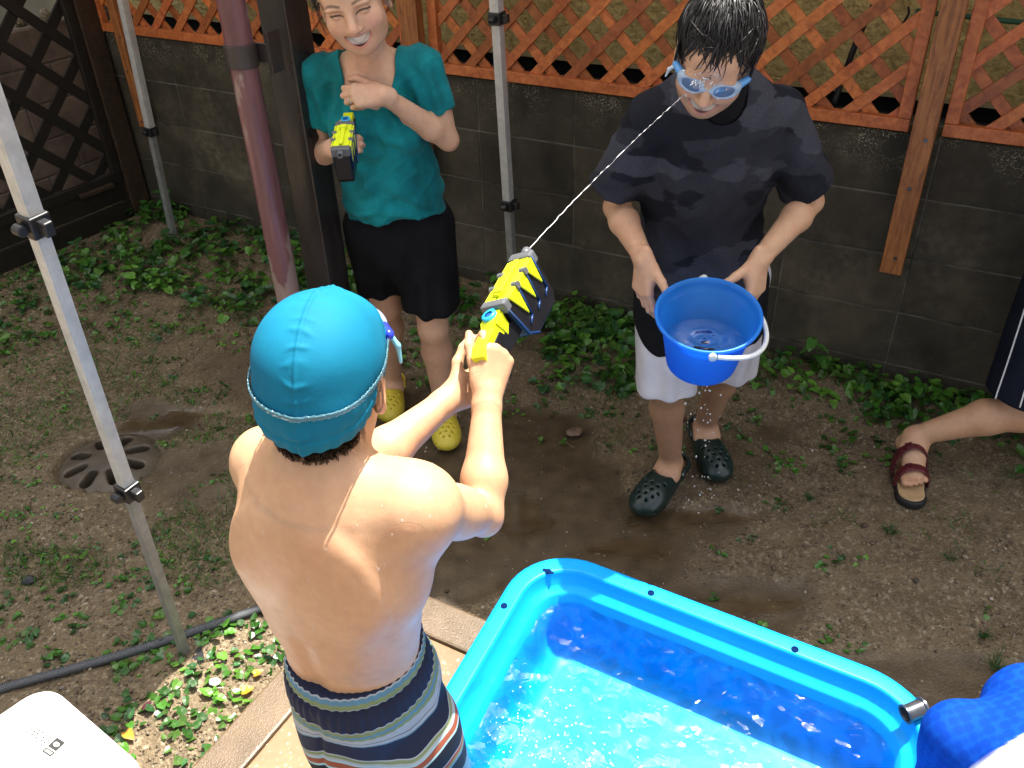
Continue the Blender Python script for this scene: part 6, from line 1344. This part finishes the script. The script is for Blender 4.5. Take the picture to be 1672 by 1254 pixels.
for _ in range(80):                                          # left lawn edge under the dark fence
    s_ = RNG.uniform(.1, 1.5); p = fp(s_, 0, .06 + .8 * RNG.random() ** 1.5); clump(gc_, p[0], p[1], RNG.integers(4, 9), RNG.uniform(.03, .10), .045, .07)
def px_scatter(x0, x1, y0, y1, n, h, sz, spread, lo=3, hi=7):
    for _ in range(n):
        p = gnd(RNG.uniform(x0, x1), RNG.uniform(y0, y1))
        if wall_d(p[0], p[1]) < .03 or in_path(p[:1], p[1:2])[0]: continue
        if pud_at(p[:1], p[1:2])[0] > .3 and RNG.random() < .8: continue
        if mud_at(p[:1], p[1:2])[0] > .6 and RNG.random() < .7: continue
        clump(gc_, p[0], p[1], RNG.integers(lo, hi), h * RNG.uniform(.4, 1.2), sz, spread)
px_scatter(-60, 430, 400, 560, 120, .04, .026, .05); px_scatter(-40, 330, 540, 960, 190, .018, .015, .03); px_scatter(250, 450, 560, 780, 40, .02, .02, .03)
px_scatter(-20, 450, 900, 1100, 45, .02, .026, .03); px_scatter(180, 460, 1010, 1254, 58, .032, .030, .045, 3, 8); px_scatter(880, 1050, 520, 640, 70, .05, .042, .05)
px_scatter(820, 1240, 600, 760, 40, .015, .022, .03); px_scatter(1180, 1672, 640, 760, 45, .02, .026, .04); px_scatter(1150, 1672, 760, 1120, 22, .012, .020, .03); px_scatter(780, 1000, 840, 960, 10, .012, .022, .03); px_scatter(640, 760, 480, 640, 36, .05, .036, .05); px_scatter(1380, 1672, 620, 720, 40, .05, .04, .05)
# grass blades between the leaves
for _ in range(15000):
    q = RNG.random()
    p = gnd(RNG.uniform(-60, 430), RNG.uniform(400, 960)) if q < .72 else (gnd(RNG.uniform(860, 1250), RNG.uniform(560, 780)) if q < .86 else gnd(RNG.uniform(1150, 1672), RNG.uniform(650, 1120)))
    nn = fbm(np.array([[p[0] * 3, p[1] * 3, 0]]), 44, 3)[0]
    if nn < (.0 if q < .72 else .28) or wall_d(p[0], p[1]) < .02 or in_path(p[:1], p[1:2])[0] or mud_at(p[:1], p[1:2])[0] > .5 or pud_at(p[:1], p[1:2])[0] > .2: continue
    a = RNG.uniform(0, 6.283); L = RNG.uniform(.015, .055); b_ = p + A(math.cos(a) * L * .8, math.sin(a) * L * .8, L * RNG.uniform(.25, .8)); gc_.blade(p, b_, RNG.uniform(.0009, .0019), green() * A(1.1, 1, .9), (p + b_) / 2 + A(0, 0, L * .2))
# dry straw, fallen leaves
for _ in range(260):
    p = gnd(RNG.uniform(-20, 1672), RNG.uniform(480, 1120)); 
    if in_path(p[:1], p[1:2])[0] or wall_d(p[0], p[1]) < .05: continue
    a = RNG.uniform(0, 6.283); L = RNG.uniform(.012, .05); p = p + A(0, 0, .006); gc_.blade(p, p + A(math.cos(a) * L, math.sin(a) * L, .002), .0008, A(.30, .22, .12) * RNG.uniform(.5, 1.1))
for q in [(RNG.uniform(180, 460), RNG.uniform(1020, 1230)) for _ in range(5)] + [(1345, 662), (1120, 690), (330, 700), (620, 900)]:
    p = gnd(*q); 
    if in_path(p[:1], p[1:2])[0]: continue
    gc_.leaf(p + A(0, 0, .015), RNG.uniform(0, 6.28), RNG.uniform(-.3, .2), RNG.uniform(.02, .035), A(*((.55, .30, .03), (.45, .12, .02), (.10, .03, .04))[RNG.integers(3)]))
o = gc_.build('ground_cover'); tag(o, 'low green leafy ground cover and grass growing along the wall and over the soil', 'ground cover', kind='stuff')
# single plants that stand out
def weed(q, h, n, sz, label, lean=(0, 0), groupname='taller weeds by the wall', pos=None):
    p = gnd(*q) if pos is None else pos; root = empty('weed', p, label, 'weed', groupname); lv = Leaves(); st2 = MB(); top = p + A(lean[0], lean[1], h); P = spline([p, (p + top) / 2 + A(lean[0] * .1, 0, .01), top], 10); st2.tube(P, np.linspace(.0032, .0014, 10), 6)
    for i in range(n):
        t = .35 + .65 * i / max(1, n - 1); c = P[min(9, int(t * 9))]; a = i * 2.4 + RNG.normal(0, .3); lv.leaf(c + A(math.cos(a), math.sin(a), .3) * .010, a, RNG.uniform(-.6, .2), sz * RNG.uniform(.75, 1.15), A(.05, .16, .022) * RNG.uniform(.8, 1.3), .72, tuple(c))
    st2.build('stem', plain('green_stem', (.05, .11, .025), .5), root, smooth=True); lv.build('leaves', root)
wq = wp(-.36, .05, .06)
weed(None, .17, 8, .062, 'leaning weed with drooping leaves against the wall below the wooden post', (-.07, -.02), pos=wq)
weed((1455, 668), .09, 9, .042, 'upright light green weed at the wall foot right of the leaning weed')
weed((1530, 672), .07, 7, .040, 'low bright green weed near the wall, just left of the bare leg')
weed((255, 335), .20, 14, .060, 'dark leafy weed in the far left corner behind the back tent leg', pos=wp(-3.95, .03, .10))
def tuft(q, n, L, label):
    p = gnd(*q); lv = Leaves()
    for _ in range(n):
        a = RNG.uniform(0, 6.283); l_ = L * RNG.uniform(.5, 1.1); b_ = p + A(math.cos(a) * l_ * .85, math.sin(a) * l_ * .85, l_ * RNG.uniform(.2, .8)); lv.blade(p + RNG.normal(size=3) * A(.006, .006, 0), b_, .0013, A(.05, .115, .03) * RNG.uniform(.6, 1.4), (p + b_) / 2 + A(0, 0, l_ * .25))
    tag(lv.build('grass_tuft'), label, 'grass tuft', 'grass tufts on the bare soil')
tuft((1452, 872), 60, .05, 'dark grass tuft on the gravel in front of the maroon sandal'); tuft((1550, 915), 34, .06, 'thin straggly grass tuft on the gravel at right'); tuft((1605, 1040), 40, .04, 'small grass tuft low at the right edge'); tuft((1628, 1092), 46, .07, 'pale spreading grass tuft above the blue shirt'); tuft((1320, 815), 40, .035, 'little grass tuft right of the dark green clogs')
# loose stones and one flat chip
def stone(q, r, col, label, flat=.6):
    p = gnd(*q); s = Sdf(); s.ell(p + A(0, 0, r * flat * .5), (r, r * .75, r * flat)); 
    for k in range(6): d = unit(RNG.normal(size=3)); s.plane(p + A(0, 0, r * flat * .5) + d * r * A(1, .75, flat) * .82, d, .006)
    tag(clay('stone', s, r / 9, plain('stone_' + str(q[0]), col, .6, var=.3, scale=40, bump=.4), None, disp=lambda V: r * .05 * vnoise(V * 60, 3)), label, 'stone')
stone((208, 455), .042, (.13, .10, .075), 'angular brown stone among the leaves left of the downpipe')
stone((937, 706), .040, (.15, .095, .06), 'flat reddish stone lying in the mud between the two adults', .22)
stone((50, 950), .026, (.03, .03, .032), 'small dark stone on the gravel left of the near tent leg')
p_ = gnd(352, 1118); s = Sdf(); s.ell(p_ + A(0, 0, .012), (.017, .012, .010)); s.ell(p_ + A(.004, -.002, .020), (.014, .010, .009), None, .004, True)
tag(clay('shell', s, .002, plain('white_shell', (.7, .7, .68), .5)), 'white broken shell on the gravel near the path', 'shell')
